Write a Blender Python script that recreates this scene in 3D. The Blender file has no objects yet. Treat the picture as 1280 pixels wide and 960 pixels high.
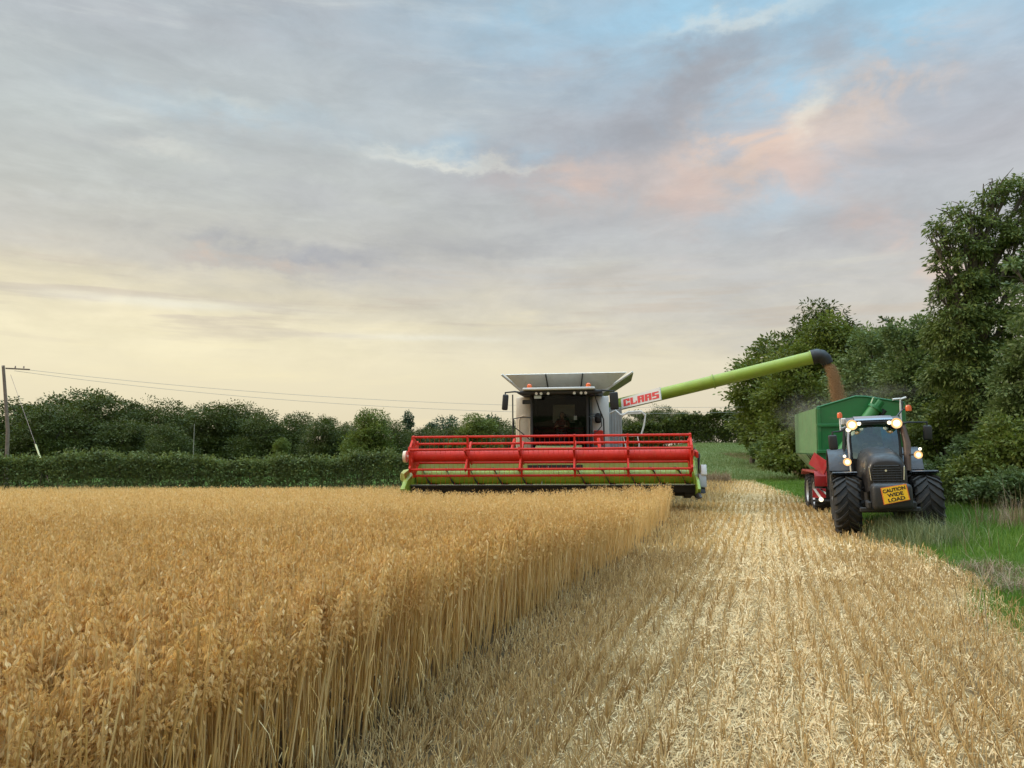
import bpy, bmesh, math, random
import numpy as np
from mathutils import Vector, Matrix, Euler
R = math.radians
rng = np.random.default_rng(7)
random.seed(7)
sc = bpy.context.scene
COL = sc.collection

# ------------------------------------------------------------------ camera
EYE, PITCH, FPX = 1.95, math.atan(80 / 960), 960.0
cam_d = bpy.data.cameras.new("camera")
cam_d.sensor_width = 36.0
cam_d.lens = 27.0
cam_d.clip_start, cam_d.clip_end = 0.05, 6000
cam = bpy.data.objects.new("camera", cam_d)
COL.objects.link(cam)
cam.location = (0, 0, EYE)
cam.rotation_euler = (math.pi / 2 + PITCH, 0, 0)
sc.camera = cam

# ------------------------------------------------------------------ exposure / render
vs = sc.view_settings
vs.view_transform, vs.look, vs.gamma, vs.use_curve_mapping = 'Standard', 'None', 1.0, False
vs.exposure = 0.36
sc.render.engine = 'CYCLES'
cy = sc.cycles
cy.max_bounces, cy.diffuse_bounces, cy.glossy_bounces = 9, 5, 3
cy.transmission_bounces, cy.transparent_max_bounces, cy.volume_bounces = 5, 10, 1
cy.sample_clamp_indirect = 4.0
cy.caustics_reflective = cy.caustics_refractive = False
cy.use_denoising = True
cy.denoising_prefilter = 'ACCURATE'
cy.denoising_quality = 'HIGH'
cy.denoiser = 'OPENIMAGEDENOISE'
cy.denoising_input_passes = 'RGB_ALBEDO_NORMAL'
cy.use_adaptive_sampling = True
cy.adaptive_threshold = 0.004

# ------------------------------------------------------------------ sun: low on the left, veiled by cloud
SUN_AZ, SUN_EL = R(-82), R(26)      # azimuth from the view direction, negative = left
sun_d = bpy.data.lights.new("sun", 'SUN')
sun_d.energy, sun_d.angle, sun_d.color = 1.5, R(14), (1.0, 0.86, 0.66)
sun = bpy.data.objects.new("sun", sun_d)
COL.objects.link(sun)
_dir = Vector((math.sin(SUN_AZ) * math.cos(SUN_EL), math.cos(SUN_AZ) * math.cos(SUN_EL), math.sin(SUN_EL)))
sun.rotation_euler = _dir.to_track_quat('Z', 'Y').to_euler()
sun.location = _dir * 80

# ------------------------------------------------------------------ node helper
def lin(r, g, b, a=1.0):
    f = lambda c: (c / 255 / 12.92) if c / 255 <= 0.04045 else ((c / 255 + 0.055) / 1.055) ** 2.4
    return (f(r), f(g), f(b), a)

class NT:
    def __init__(s, tree):
        s.t = tree
        s.t.nodes.clear()
    def n(s, kind, **kw):
        nd = s.t.nodes.new(kind)
        for k, v in kw.items():
            setattr(nd, k, v)
        return nd
    def put(s, sock, v):
        if isinstance(v, bpy.types.NodeSocket):
            s.t.links.new(v, sock)
        elif v is not None:
            if hasattr(sock.default_value, '__len__'):
                v = tuple(v)
                m = len(sock.default_value)
                sock.default_value = v[:m] if len(v) >= m else v + (1.0,) * (m - len(v))
            else:
                sock.default_value = v
    def m(s, op, a, b=None, c=None, clamp=False):
        nd = s.n('ShaderNodeMath', operation=op, use_clamp=clamp)
        s.put(nd.inputs[0], a)
        if b is not None: s.put(nd.inputs[1], b)
        if c is not None: s.put(nd.inputs[2], c)
        return nd.outputs[0]
    def xyz(s, x, y, z):
        nd = s.n('ShaderNodeCombineXYZ')
        for i, v in enumerate((x, y, z)): s.put(nd.inputs[i], v)
        return nd.outputs[0]
    def noise(s, vec, scale, detail=4, rough=0.55, dist=0.0):
        nd = s.n('ShaderNodeTexNoise')
        if vec is not None: s.put(nd.inputs['Vector'], vec)
        nd.inputs['Scale'].default_value = scale
        nd.inputs['Detail'].default_value = detail
        nd.inputs['Roughness'].default_value = rough
        nd.inputs['Distortion'].default_value = dist
        return nd.outputs['Fac']
    def rng(s, v, a, b, c=0.0, d=1.0, smooth=True):
        nd = s.n('ShaderNodeMapRange')
        if smooth: nd.interpolation_type = 'SMOOTHSTEP'
        for i, x in enumerate((v, a, b, c, d)): s.put(nd.inputs[i], x)
        return nd.outputs[0]
    def ramp(s, fac, stops, interp='LINEAR'):
        nd = s.n('ShaderNodeValToRGB')
        cr = nd.color_ramp
        cr.interpolation = interp
        while len(cr.elements) < len(stops): cr.elements.new(0.5)
        for e, (p, c) in zip(cr.elements, stops):
            e.position, e.color = p, c
        s.put(nd.inputs[0], fac)
        return nd.outputs[0]
    def mix(s, f, a, b, mode='MIX'):
        nd = s.n('ShaderNodeMix', data_type='RGBA', blend_type=mode)
        s.put(nd.inputs[0], f); s.put(nd.inputs[6], a); s.put(nd.inputs[7], b)
        return nd.outputs[2]

# ------------------------------------------------------------------ world: Nishita sky under layered evening cloud
world = bpy.data.worlds.new("World")
sc.world = world
world.use_nodes = True
w = NT(world.node_tree)
tc = w.n('ShaderNodeTexCoord')
sep = w.n('ShaderNodeSeparateXYZ')
w.t.links.new(tc.outputs['Generated'], sep.inputs[0])
X, Y, Z = sep.outputs
el = w.m('ARCSINE', Z)
az = w.m('ARCTAN2', X, Y)
flat = w.xyz(az, w.m('MULTIPLY', el, 2.2), 0.0)
flat2 = w.xyz(az, w.m('MULTIPLY', el, 4.2), 3.7)
puff = w.xyz(az, w.m('MULTIPLY', el, 1.7), 1.3)
wa = w.m('SUBTRACT', w.noise(puff, 7.0, 6, 0.62), 0.5)
wb = w.m('SUBTRACT', w.noise(flat, 6.0, 6, 0.62), 0.5)
wc = w.m('SUBTRACT', w.noise(w.xyz(az, w.m('MULTIPLY', el, 1.5), 6.6), 20.0, 6, 0.6), 0.5)
wd = w.m('SUBTRACT', w.noise(w.xyz(az, w.m('MULTIPLY', el, 1.5), 16.6), 20.0, 6, 0.6), 0.5)
azw = w.m('ADD', az, w.m('ADD', w.m('MULTIPLY', wa, 0.16), w.m('MULTIPLY', wc, 0.06)))
elw = w.m('ADD', el, w.m('ADD', w.m('MULTIPLY', wb, 0.085), w.m('MULTIPLY', wd, 0.05)))

elq = w.m('ADD', el, w.m('MULTIPLY', wb, 0.018))
def blob(a0, e0, sa, se, tilt=0.0, gain=1.0, calm=False):
    dx = w.m('SUBTRACT', azw, a0)
    dy = w.m('SUBTRACT', elq if calm else elw, e0)
    c, s_ = math.cos(tilt), math.sin(tilt)
    u = w.m('DIVIDE', w.m('ADD', w.m('MULTIPLY', dx, c), w.m('MULTIPLY', dy, s_)), sa)
    v = w.m('DIVIDE', w.m('SUBTRACT', w.m('MULTIPLY', dy, c), w.m('MULTIPLY', dx, s_)), se)
    q = w.m('ADD', w.m('MULTIPLY', u, u), w.m('MULTIPLY', v, v))
    return w.m('MULTIPLY', w.m('EXPONENT', w.m('MULTIPLY', q, -1.0)), gain)

ee = w.m('ADD', el, w.m('MULTIPLY', wb, 0.05))
eln = w.m('DIVIDE', ee, 0.6, clamp=True)
P = lambda e: e / 0.6
left = w.ramp(eln, [(0, lin(224, 210, 182)), (P(.05), lin(230, 218, 192)), (P(.13), lin(241, 230, 201)),
                    (P(.185), lin(230, 219, 193)), (P(.225), lin(204, 199, 192)), (P(.30), lin(193, 195, 195)),
                    (P(.37), lin(191, 197, 201)), (P(.46), lin(182, 189, 198)), (P(.54), lin(175, 183, 196))])
right = w.ramp(eln, [(0, lin(220, 208, 192)), (P(.05), lin(223, 212, 193)), (P(.105), lin(226, 217, 198)),
                     (P(.13), lin(208, 202, 194)), (P(.2), lin(198, 196, 197)), (P(.27), lin(191, 194, 202)),
                     (P(.35), lin(185, 187, 199)), (P(.43), lin(175, 190, 210)), (P(.52), lin(158, 194, 224))])
lr = w.rng(w.m('ADD', az, w.m('MULTIPLY', wa, 0.3)), -0.42, 0.38)
c = w.mix(lr, left, right)
# broad grey layers and pale streaks
lay = w.noise(flat2, 3.1, 7, 0.58, 0.25)
hi = w.m('MULTIPLY', w.rng(el, 0.10, 0.24), 1.0)
c = w.mix(w.m('MULTIPLY', w.rng(lay, 0.42, 0.72), w.m('MULTIPLY', hi, 0.42)), c, lin(173, 174, 184))
stk = w.noise(w.xyz(w.m('ADD', az, 4.0), w.m('MULTIPLY', el, 6.5), 8.1), 4.4, 8, 0.62, 0.4)
c = w.mix(w.m('MULTIPLY', w.rng(stk, 0.50, 0.80), 0.36), c,
          w.mix(w.rng(el, 0.17, 0.28), lin(250, 236, 196), lin(220, 224, 226)))
low = w.noise(w.xyz(az, w.m('MULTIPLY', el, 14.0), 21.0), 4.2, 5, 0.55, 0.2)
c = w.mix(w.m('MULTIPLY', w.m('MULTIPLY', w.rng(low, 0.50, 0.66), w.rng(el, 0.26, 0.18)), w.m('MULTIPLY', w.rng(el, 0.10, 0.16), 0.6)), c, lin(200, 188, 178))
# named features of this evening's sky, as directions on the dome
blue = [blob(.24, .515, .13, .045, .1, 1.0), blob(.40, .455, .16, .035, .25, .9), blob(.06, .535, .10, .035, 0, .7),
        blob(-.02, .375, .16, .018, 0, .45), blob(.50, .50, .18, .06, 0, .65), blob(-.36, .40, .13, .018, 0, .28),
        blob(.36, .30, .1, .03, 0, .3)]
pk = w.noise(puff, 8.0, 8, 0.6, 0.5)
for b in blue:
    b = w.m('MULTIPLY', b, w.rng(pk, 0.68, 0.40, 0.35, 1.05), clamp=True)
    c = w.mix(b, c, lin(162, 203, 234))
dark = [blob(.25, .45, .10, .04, .5, .75), blob(.06, .355, .15, .045, 0.1, .65), blob(.40, .47, .05, .03, 0, .5),
        blob(-.30, .245, .15, .016, 0, .75), blob(.44, .255, .17, .03, 0, .4), blob(.14, .40, .13, .03, 0.1, .5),
        blob(-.34, .224, .09, .010, 0, .5), blob(0.1, .465, .09, .02, 0, .4), blob(-.02, .262, .2, .018, 0, .35)]
for b in dark:
    b = w.m('MULTIPLY', b, w.rng(pk, 0.3, 0.6, 0.4, 1.1), clamp=True)
    c = w.mix(b, c, lin(161, 163, 175))
pink = [(blob(.32, .372, .12, .045, .25, .85), lin(223, 199, 187)), (blob(.08, .333, .085, .030, -.1, .75), lin(208, 188, 183)),
        (blob(.48, .41, .09, .045, .6, .6), lin(218, 199, 191)), (blob(.50, .222, .07, .028, -.5, .8), lin(222, 194, 184)),
        (blob(.23, .315, .04, .05, 0, .5), lin(214, 188, 182)), (blob(-.345, .229, .06, .010, 0, .55), lin(222, 196, 176)), (blob(.36, .34, .05, .06, 0, .5), lin(216, 190, 184))]
for b, col in pink:
    b = w.m('MULTIPLY', b, w.rng(pk, 0.38, 0.57, 0.10, 1.15), clamp=True)
    c = w.mix(b, c, col)
white = [blob(-.09, .362, .10, .0075, -0.03, .5), blob(-.14, .376, .06, .006, -0.05, .3), blob(-.44, .345, .07, .010, 0, .25), blob(-.36, .405, .06, .010, 0, .2), blob(.30, .505, .10, .010, .1, .35),
         blob(-.42, .172, .13, .006, 0, .5, True), blob(-.12, .142, .12, .004, 0, .4, True), blob(.39, .40, .03, .02, .6, .5)]
for b in white:
    c = w.mix(b, c, lin(238, 236, 228))
fine = w.rng(w.noise(w.xyz(w.m('ADD', az, 9.0), w.m('MULTIPLY', el, 2.6), 4.4), 8.0, 9, 0.64, 0.4), 0.3, 0.7, 0.935, 1.06)
fine2 = w.rng(w.noise(w.xyz(az, w.m('MULTIPLY', el, 2.6), 14.4), 16.0, 8, 0.66, 0.3), 0.3, 0.7, 0.975, 1.025)
fine = w.m('MULTIPLY', fine, fine2)
c = w.mix(w.rng(el, 0.06, 0.16), c, w.mix(1.0, c, w.xyz(fine, fine, fine), 'MULTIPLY'))
# unseen dome above the picture, brightened well past the cloud to light the ground
zen = w.rng(el, 0.56, 1.0, 1.0, 5.2)
c = w.mix(1.0, c, w.xyz(zen, zen, w.m('MULTIPLY', zen, 0.93)), 'MULTIPLY')
c = w.mix(w.rng(el, -0.02, -0.12), c, (0.16, 0.13, 0.08, 1))
skt = w.n('ShaderNodeTexSky', sky_type='NISHITA')
skt.sun_disc = False
skt.sun_elevation = SUN_EL
skt.sun_rotation = SUN_AZ
bg1 = w.n('ShaderNodeBackground'); w.put(bg1.inputs[0], skt.outputs[0]); bg1.inputs[1].default_value = 0.06
bg2 = w.n('ShaderNodeBackground'); w.put(bg2.inputs[0], c); bg2.inputs[1].default_value = 0.85
mx = w.n('ShaderNodeMixShader'); mx.inputs[0].default_value = 0.93
w.t.links.new(bg1.outputs[0], mx.inputs[1]); w.t.links.new(bg2.outputs[0], mx.inputs[2])
wo = w.n('ShaderNodeOutputWorld'); w.t.links.new(mx.outputs[0], wo.inputs[0])

# ------------------------------------------------------------------ helpers: points, tags, materials, meshes
def at(px, py, yd):
    """photo pixel (1280 wide) at forward distance yd -> world point"""
    u, v = (px - 640) / FPX, (480 - py) / FPX
    ct, st = math.cos(PITCH), math.sin(PITCH)
    yy, zz = ct - v * st, st + v * ct
    return Vector((u / yy * yd, yd, EYE + zz / yy * yd))

def sstep(a, b, v):
    t = np.clip((np.asarray(v, float) - a) / (b - a), 0, 1)
    return t * t * (3 - 2 * t)

def H(x, y):
    """height of the ground"""
    x = np.asarray(x, float); y = np.asarray(y, float)
    t = x / (np.maximum(y, 0) + 1.0)
    lft = 1 - sstep(-0.02, 0.16, t)
    rgt = sstep(0.10, 0.24, t)
    z = -1.15 * sstep(15, 47, y) * lft
    z = z + 2.7 * sstep(44, 118, y) * rgt
    z = z + 0.05 * sstep(4, 9, y) * np.sin(x * 0.35 + 1.0) * np.sin(y * 0.22)
    # right hand verge climbs gently to the wood
    ed = x - (3.0 + 0.30 * y)
    z = z + (0.3 * sstep(-0.6, 3.5, ed) + 0.3 * sstep(3, 9, ed)) * (1 - sstep(44, 60, y))
    far = sstep(250, 1200, np.hypot(x, y))
    return z * (1 - far) - 0.6 * far

ROW = Vector((math.sin(R(18.5)), math.cos(R(18.5)), 0))      # drilling direction of the rows
def edge_x(y):   # right hand edge of the standing crop
    return np.interp(np.asarray(y, float), [0, 4.07, 6.2, 10.3, 13.6, 20.8, 23.6, 60], [-2.7, -1.30, -.62, .82, 2.05, 4.2, 4.80, 17])
def verge_x(y):  # right hand edge of the stubble
    y = np.asarray(y, float)
    return np.interp(y, [0, 7.8, 12.5, 17.3, 23, 44, 60], [2.2, 5.2, 6.9, 7.9, 9.7, 13.6, 18])

def tag(o, label=None, cat=None, group=None, kind=None):
    if label: o['label'] = label
    if cat: o['category'] = cat
    if group: o['group'] = group
    if kind: o['kind'] = kind
    return o

def thing(name, label, cat, loc=(0, 0, 0), rz=0.0, group=None):
    o = bpy.data.objects.new(name, None)
    COL.objects.link(o)
    o.empty_display_size = 0.3
    o.location = loc
    o.rotation_euler = (0, 0, rz)
    return tag(o, label, cat, group)

MATS = {}
def mat(name, col, rough=0.5, metal=0.0, spec=0.5, coat=0.0, var=0.0, vscale=6.0, dirt=None, dirt_amt=0.0, bump=0.0, bscale=60.0,
        emit=None, estr=0.0):
    m = bpy.data.materials.new(name)
    m.use_nodes = True
    t = NT(m.node_tree)
    b = t.n('ShaderNodeBsdfPrincipled')
    out = t.n('ShaderNodeOutputMaterial')
    t.t.links.new(b.outputs[0], out.inputs[0])
    base = col if len(col) == 4 else (*col, 1)
    tcx = t.n('ShaderNodeTexCoord').outputs['Object']
    cc = base
    if var:
        nz = t.noise(tcx, vscale, 5, 0.6)
        k = t.rng(nz, 0.3, 0.7, 1 - var, 1 + var, smooth=False)
        cc = t.mix(1.0, base, t.xyz(k, k, k), 'MULTIPLY')
    if dirt_amt:
        dn = t.noise(tcx, vscale * 1.7, 7, 0.68)
        cc = t.mix(t.rng(dn, 0.62 - dirt_amt * .25, 0.80 - dirt_amt * .2, 0, dirt_amt), cc, dirt or (0.30, 0.24, 0.15, 1))
        t.put(b.inputs['Roughness'], t.rng(dn, 0.45, 0.75, rough, min(1, rough + 0.35)))
    else:
        b.inputs['Roughness'].default_value = rough
    t.put(b.inputs['Base Color'], cc)
    b.inputs['Metallic'].default_value = metal
    b.inputs['Specular IOR Level'].default_value = spec
    b.inputs['Coat Weight'].default_value = coat
    b.inputs['Coat Roughness'].default_value = 0.12
    if bump:
        bn = t.n('ShaderNodeBump')
        bn.inputs['Strength'].default_value = bump
        bn.inputs['Distance'].default_value = 0.01
        t.put(bn.inputs['Height'], t.noise(tcx, bscale, 5, 0.6))
        t.t.links.new(bn.outputs[0], b.inputs['Normal'])
    if emit:
        b.inputs['Emission Color'].default_value = (*emit[:3], 1)
        b.inputs['Emission Strength'].default_value = estr
    MATS[name] = m
    return m

def glass(name, tint, refl=0.10, rough=0.02, ior=1.5, gcol=(1, 1, 1)):
    m = bpy.data.materials.new(name)
    m.use_nodes = True
    t = NT(m.node_tree)
    tr = t.n('ShaderNodeBsdfTransparent'); t.put(tr.inputs[0], (*tint, 1))
    gl = t.n('ShaderNodeBsdfGlossy'); gl.inputs['Roughness'].default_value = rough; t.put(gl.inputs[0], (*gcol, 1))
    fr = t.n('ShaderNodeFresnel'); fr.inputs[0].default_value = ior
    k = t.m('ADD', t.m('MULTIPLY', fr.outputs[0], 1.0), refl, clamp=True)
    ms = t.n('ShaderNodeMixShader')
    t.put(ms.inputs[0], k)
    t.t.links.new(tr.outputs[0], ms.inputs[1]); t.t.links.new(gl.outputs[0], ms.inputs[2])
    o = t.n('ShaderNodeOutputMaterial'); t.t.links.new(ms.outputs[0], o.inputs[0])
    return m

def leafmat(name, stops, trans=0.35, nscale=0.5, rough=0.55, hue_noise=0.5):
    """foliage / straw: colour drawn per leaf and per clump, with translucency"""
    m = bpy.data.materials.new(name)
    m.use_nodes = True
    t = NT(m.node_tree)
    geo = t.n('ShaderNodeNewGeometry')
    tcx = t.n('ShaderNodeTexCoord').outputs['Object']
    nz = t.noise(tcx, nscale, 4, 0.6)
    f = t.m('ADD', t.m('MULTIPLY', geo.outputs['Random Per Island'], 1 - hue_noise), t.m('MULTIPLY', t.rng(nz, 0.28, 0.72, smooth=False), hue_noise))
    col = t.ramp(f, stops)
    b = t.n('ShaderNodeBsdfPrincipled')
    t.put(b.inputs['Base Color'], col)
    b.inputs['Roughness'].default_value = rough
    b.inputs['Specular IOR Level'].default_value = 0.3
    tr = t.n('ShaderNodeBsdfTranslucent'); t.put(tr.inputs[0], t.mix(1.0, col, (1.0, 1.0, 0.75, 1), 'MULTIPLY'))
    ms = t.n('ShaderNodeMixShader'); ms.inputs[0].default_value = trans
    t.t.links.new(b.outputs[0], ms.inputs[1]); t.t.links.new(tr.outputs[0], ms.inputs[2])
    o = t.n('ShaderNodeOutputMaterial'); t.t.links.new(ms.outputs[0], o.inputs[0])
    return m

def link(name, me, m=None, parent=None):
    o = bpy.data.objects.new(name, me)
    COL.objects.link(o)
    if m is not None:
        for mm in (m if isinstance(m, (list, tuple)) else [m]): me.materials.append(mm)
    if parent is not None: o.parent = parent
    return o

def np_mesh(name, V, F, m, parent=None, smooth=False):
    """big mesh straight from arrays; every face has the same corner count"""
    V = np.ascontiguousarray(V, np.float32); F = np.ascontiguousarray(F, np.int32)
    me = bpy.data.meshes.new(name)
    me.vertices.add(len(V)); me.vertices.foreach_set('co', V.ravel())
    k = F.shape[1]
    me.loops.add(F.size); me.loops.foreach_set('vertex_index', F.ravel())
    me.polygons.add(len(F))
    me.polygons.foreach_set('loop_start', np.arange(0, F.size, k, dtype=np.int32))
    me.polygons.foreach_set('loop_total', np.full(len(F), k, np.int32))
    if smooth: me.polygons.foreach_set('use_smooth', np.ones(len(F), bool))
    me.update(calc_edges=True)
    return link(name, me, m, parent)

class MB:
    """collects solids and links them as ONE mesh object"""
    def __init__(s): s.v = []; s.f = []
    def add(s, vs_, fs):
        o = len(s.v)
        s.v += [Vector(p) for p in vs_]
        s.f += [tuple(i + o for i in f) for f in fs]
        return s
    def box(s, c, size, rot=(0, 0, 0), bev=0.0, seg=1, taper=None):
        bm = bmesh.new()
        bmesh.ops.create_cube(bm, size=1.0)
        for v in bm.verts:
            v.co = Vector((v.co.x * size[0], v.co.y * size[1], v.co.z * size[2]))
            if taper and v.co.z > 0:
                v.co.x *= taper[0]; v.co.y *= taper[1]
        if bev: bmesh.ops.bevel(bm, geom=bm.edges[:], offset=bev, segments=seg, affect='EDGES', profile=0.5)
        mt = Matrix.Translation(c) @ Euler(rot).to_matrix().to_4x4()
        bm.verts.index_update()
        s.add([mt @ v.co for v in bm.verts], [[v.index for v in f.verts] for f in bm.faces])
        bm.free()
        return s
    def span(s, lo, hi, bev=0.0, seg=1):
        return s.box([(a + b) / 2 for a, b in zip(lo, hi)], [abs(b - a) for a, b in zip(lo, hi)], bev=bev, seg=seg)
    def tube(s, pts, r, n=10, cap=True, flat=None):
        pts = [Vector(p) for p in pts]
        k = len(pts)
        rs = r if isinstance(r, (list, tuple)) else [r] * k
        d0 = (pts[1] - pts[0]).normalized()
        up = Vector((0, 0, 1)) if abs(d0.z) < 0.9 else Vector((1, 0, 0))
        a = d0.cross(up).normalized()
        vs_, fs = [], []
        for i, p in enumerate(pts):
            if i == 0: d = pts[1] - p
            elif i == k - 1: d = p - pts[i - 1]
            else: d = (pts[i + 1] - p).normalized() + (p - pts[i - 1]).normalized()
            d.normalize()
            a = (a - d * a.dot(d)).normalized()
            b = d.cross(a)
            for j in range(n):
                th = 2 * math.pi * j / n
                vs_.append(p + a * (math.cos(th) * rs[i]) + b * (math.sin(th) * rs[i] * (flat or 1)))
        for i in range(k - 1):
            for j in range(n):
                fs.append((i * n + j, i * n + (j + 1) % n, (i + 1) * n + (j + 1) % n, (i + 1) * n + j))
        if cap:
            fs.append(tuple(reversed(range(n)))); fs.append(tuple(range((k - 1) * n, k * n)))
        return s.add(vs_, fs)
    def prism(s, poly, axis, lo, hi, bev=0.0):
        """polygon in the two other axes, extruded along axis lo..hi"""
        n = len(poly)
        def p(q, h):
            return {'x': (h, q[0], q[1]), 'y': (q[0], h, q[1]), 'z': (q[0], q[1], h)}[axis]
        vs_ = [p(q, lo) for q in poly] + [p(q, hi) for q in poly]
        fs = [tuple(range(n)), tuple(reversed(range(n, 2 * n)))] + [(i, i + n, (i + 1) % n + n, (i + 1) % n) for i in range(n)]
        bm = bmesh.new()
        bv = [bm.verts.new(q) for q in vs_]
        for f in fs: bm.faces.new([bv[i] for i in f])
        bmesh.ops.recalc_face_normals(bm, faces=bm.faces[:])
        if bev: bmesh.ops.bevel(bm, geom=bm.edges[:], offset=bev, segments=2, affect='EDGES', profile=0.5)
        bm.verts.index_update()
        s.add([v.co.copy() for v in bm.verts], [[v.index for v in f.verts] for f in bm.faces])
        bm.free()
        return s
    def lathe(s, prof, c, axis='x', n=32, a0=0.0, a1=2 * math.pi):
        """profile of (along, radius) turned about an axis through c"""
        full = abs(a1 - a0 - 2 * math.pi) < 1e-6
        k = len(prof); st = n if full else n + 1
        vs_, fs = [], []
        for j in range(st):
            th = a0 + (a1 - a0) * j / n
            cs, sn = math.cos(th), math.sin(th)
            for (h, r) in prof:
                q = {'x': (h, r * cs, r * sn), 'y': (r * cs, h, r * sn), 'z': (r * cs, r * sn, h)}[axis]
                vs_.append(Vector(q) + Vector(c))
        for j in range(n):
            j2 = (j + 1) % st
            for i in range(k - 1):
                fs.append((j * k + i, j * k + i + 1, j2 * k + i + 1, j2 * k + i))
        return s.add(vs_, fs)
    def sphere(s, c, r, n=12):
        prof = [(-math.cos(math.pi * i / n), math.sin(math.pi * i / n)) for i in range(n + 1)]
        rr = r if isinstance(r, (list, tuple)) else (r, r, r)
        t = MB().lathe(prof, (0, 0, 0), 'z', n * 2)
        return s.add([Vector((v.x * rr[0], v.y * rr[1], v.z * rr[2])) + Vector(c) for v in t.v], t.f)
    def plate(s, quad, th):
        """a slab of thickness th behind a planar polygon"""
        q = [Vector(p) for p in quad]
        nn = (q[1] - q[0]).cross(q[2] - q[0]).normalized() * th
        n = len(q)
        return s.add(q + [p - nn for p in q], [tuple(range(n)), tuple(reversed(range(n, 2 * n)))] +
                     [(i, i + n, (i + 1) % n + n, (i + 1) % n) for i in range(n)])
    def xf(s, mt):
        s.v = [mt @ v for v in s.v]; return s
    def build(s, name, m, parent=None, angle=35):
        me = bpy.data.meshes.new(name)
        me.from_pydata([tuple(v) for v in s.v], [], s.f)
        bm = bmesh.new(); bm.from_mesh(me)
        bmesh.ops.remove_doubles(bm, verts=bm.verts[:], dist=1e-5)
        bmesh.ops.recalc_face_normals(bm, faces=bm.faces[:])
        bm.to_mesh(me); bm.free()
        me.polygons.foreach_set('use_smooth', np.ones(len(me.polygons), bool))
        me.set_sharp_from_angle(angle=R(angle))
        me.update()
        return link(name, me, m, parent)

def copy_tree(o, parent=None):
    c_ = o.copy(); COL.objects.link(c_)
    if parent is not None: c_.parent = parent
    for ch in list(o.children): copy_tree(ch, c_)
    return c_

def text(name, s, m, parent, origin, ex, ez, height, wx=1.0, bold=0.0, depth=0.004, width=None):
    """lettering as a mesh: ex = reading direction, ez = up direction of the letters"""
    cu = bpy.data.curves.new(name, 'FONT')
    cu.body = s; cu.size = 1.0; cu.offset = bold; cu.extrude = 0.0
    cu.align_x, cu.align_y = 'LEFT', 'BOTTOM_BASELINE'
    tmp = bpy.data.objects.new(name, cu)
    COL.objects.link(tmp)
    bpy.context.view_layer.update()
    me = bpy.data.meshes.new_from_object(tmp.evaluated_get(bpy.context.evaluated_depsgraph_get()))
    bpy.data.objects.remove(tmp)
    co = np.array([v.co[:] for v in me.vertices])
    lo, hi = co.min(0), co.max(0)
    ex, ez = Vector(ex).normalized(), Vector(ez).normalized()
    kz = height / (hi[1] - lo[1])
    kx = (width / (hi[0] - lo[0])) if width else kz * wx
    for v in me.vertices:
        v.co = Vector(origin) + ex * (v.co.x - lo[0]) * kx + ez * (v.co.y - lo[1]) * kz
    me.materials.clear()
    o = link(name, me, m, parent)
    return o
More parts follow.
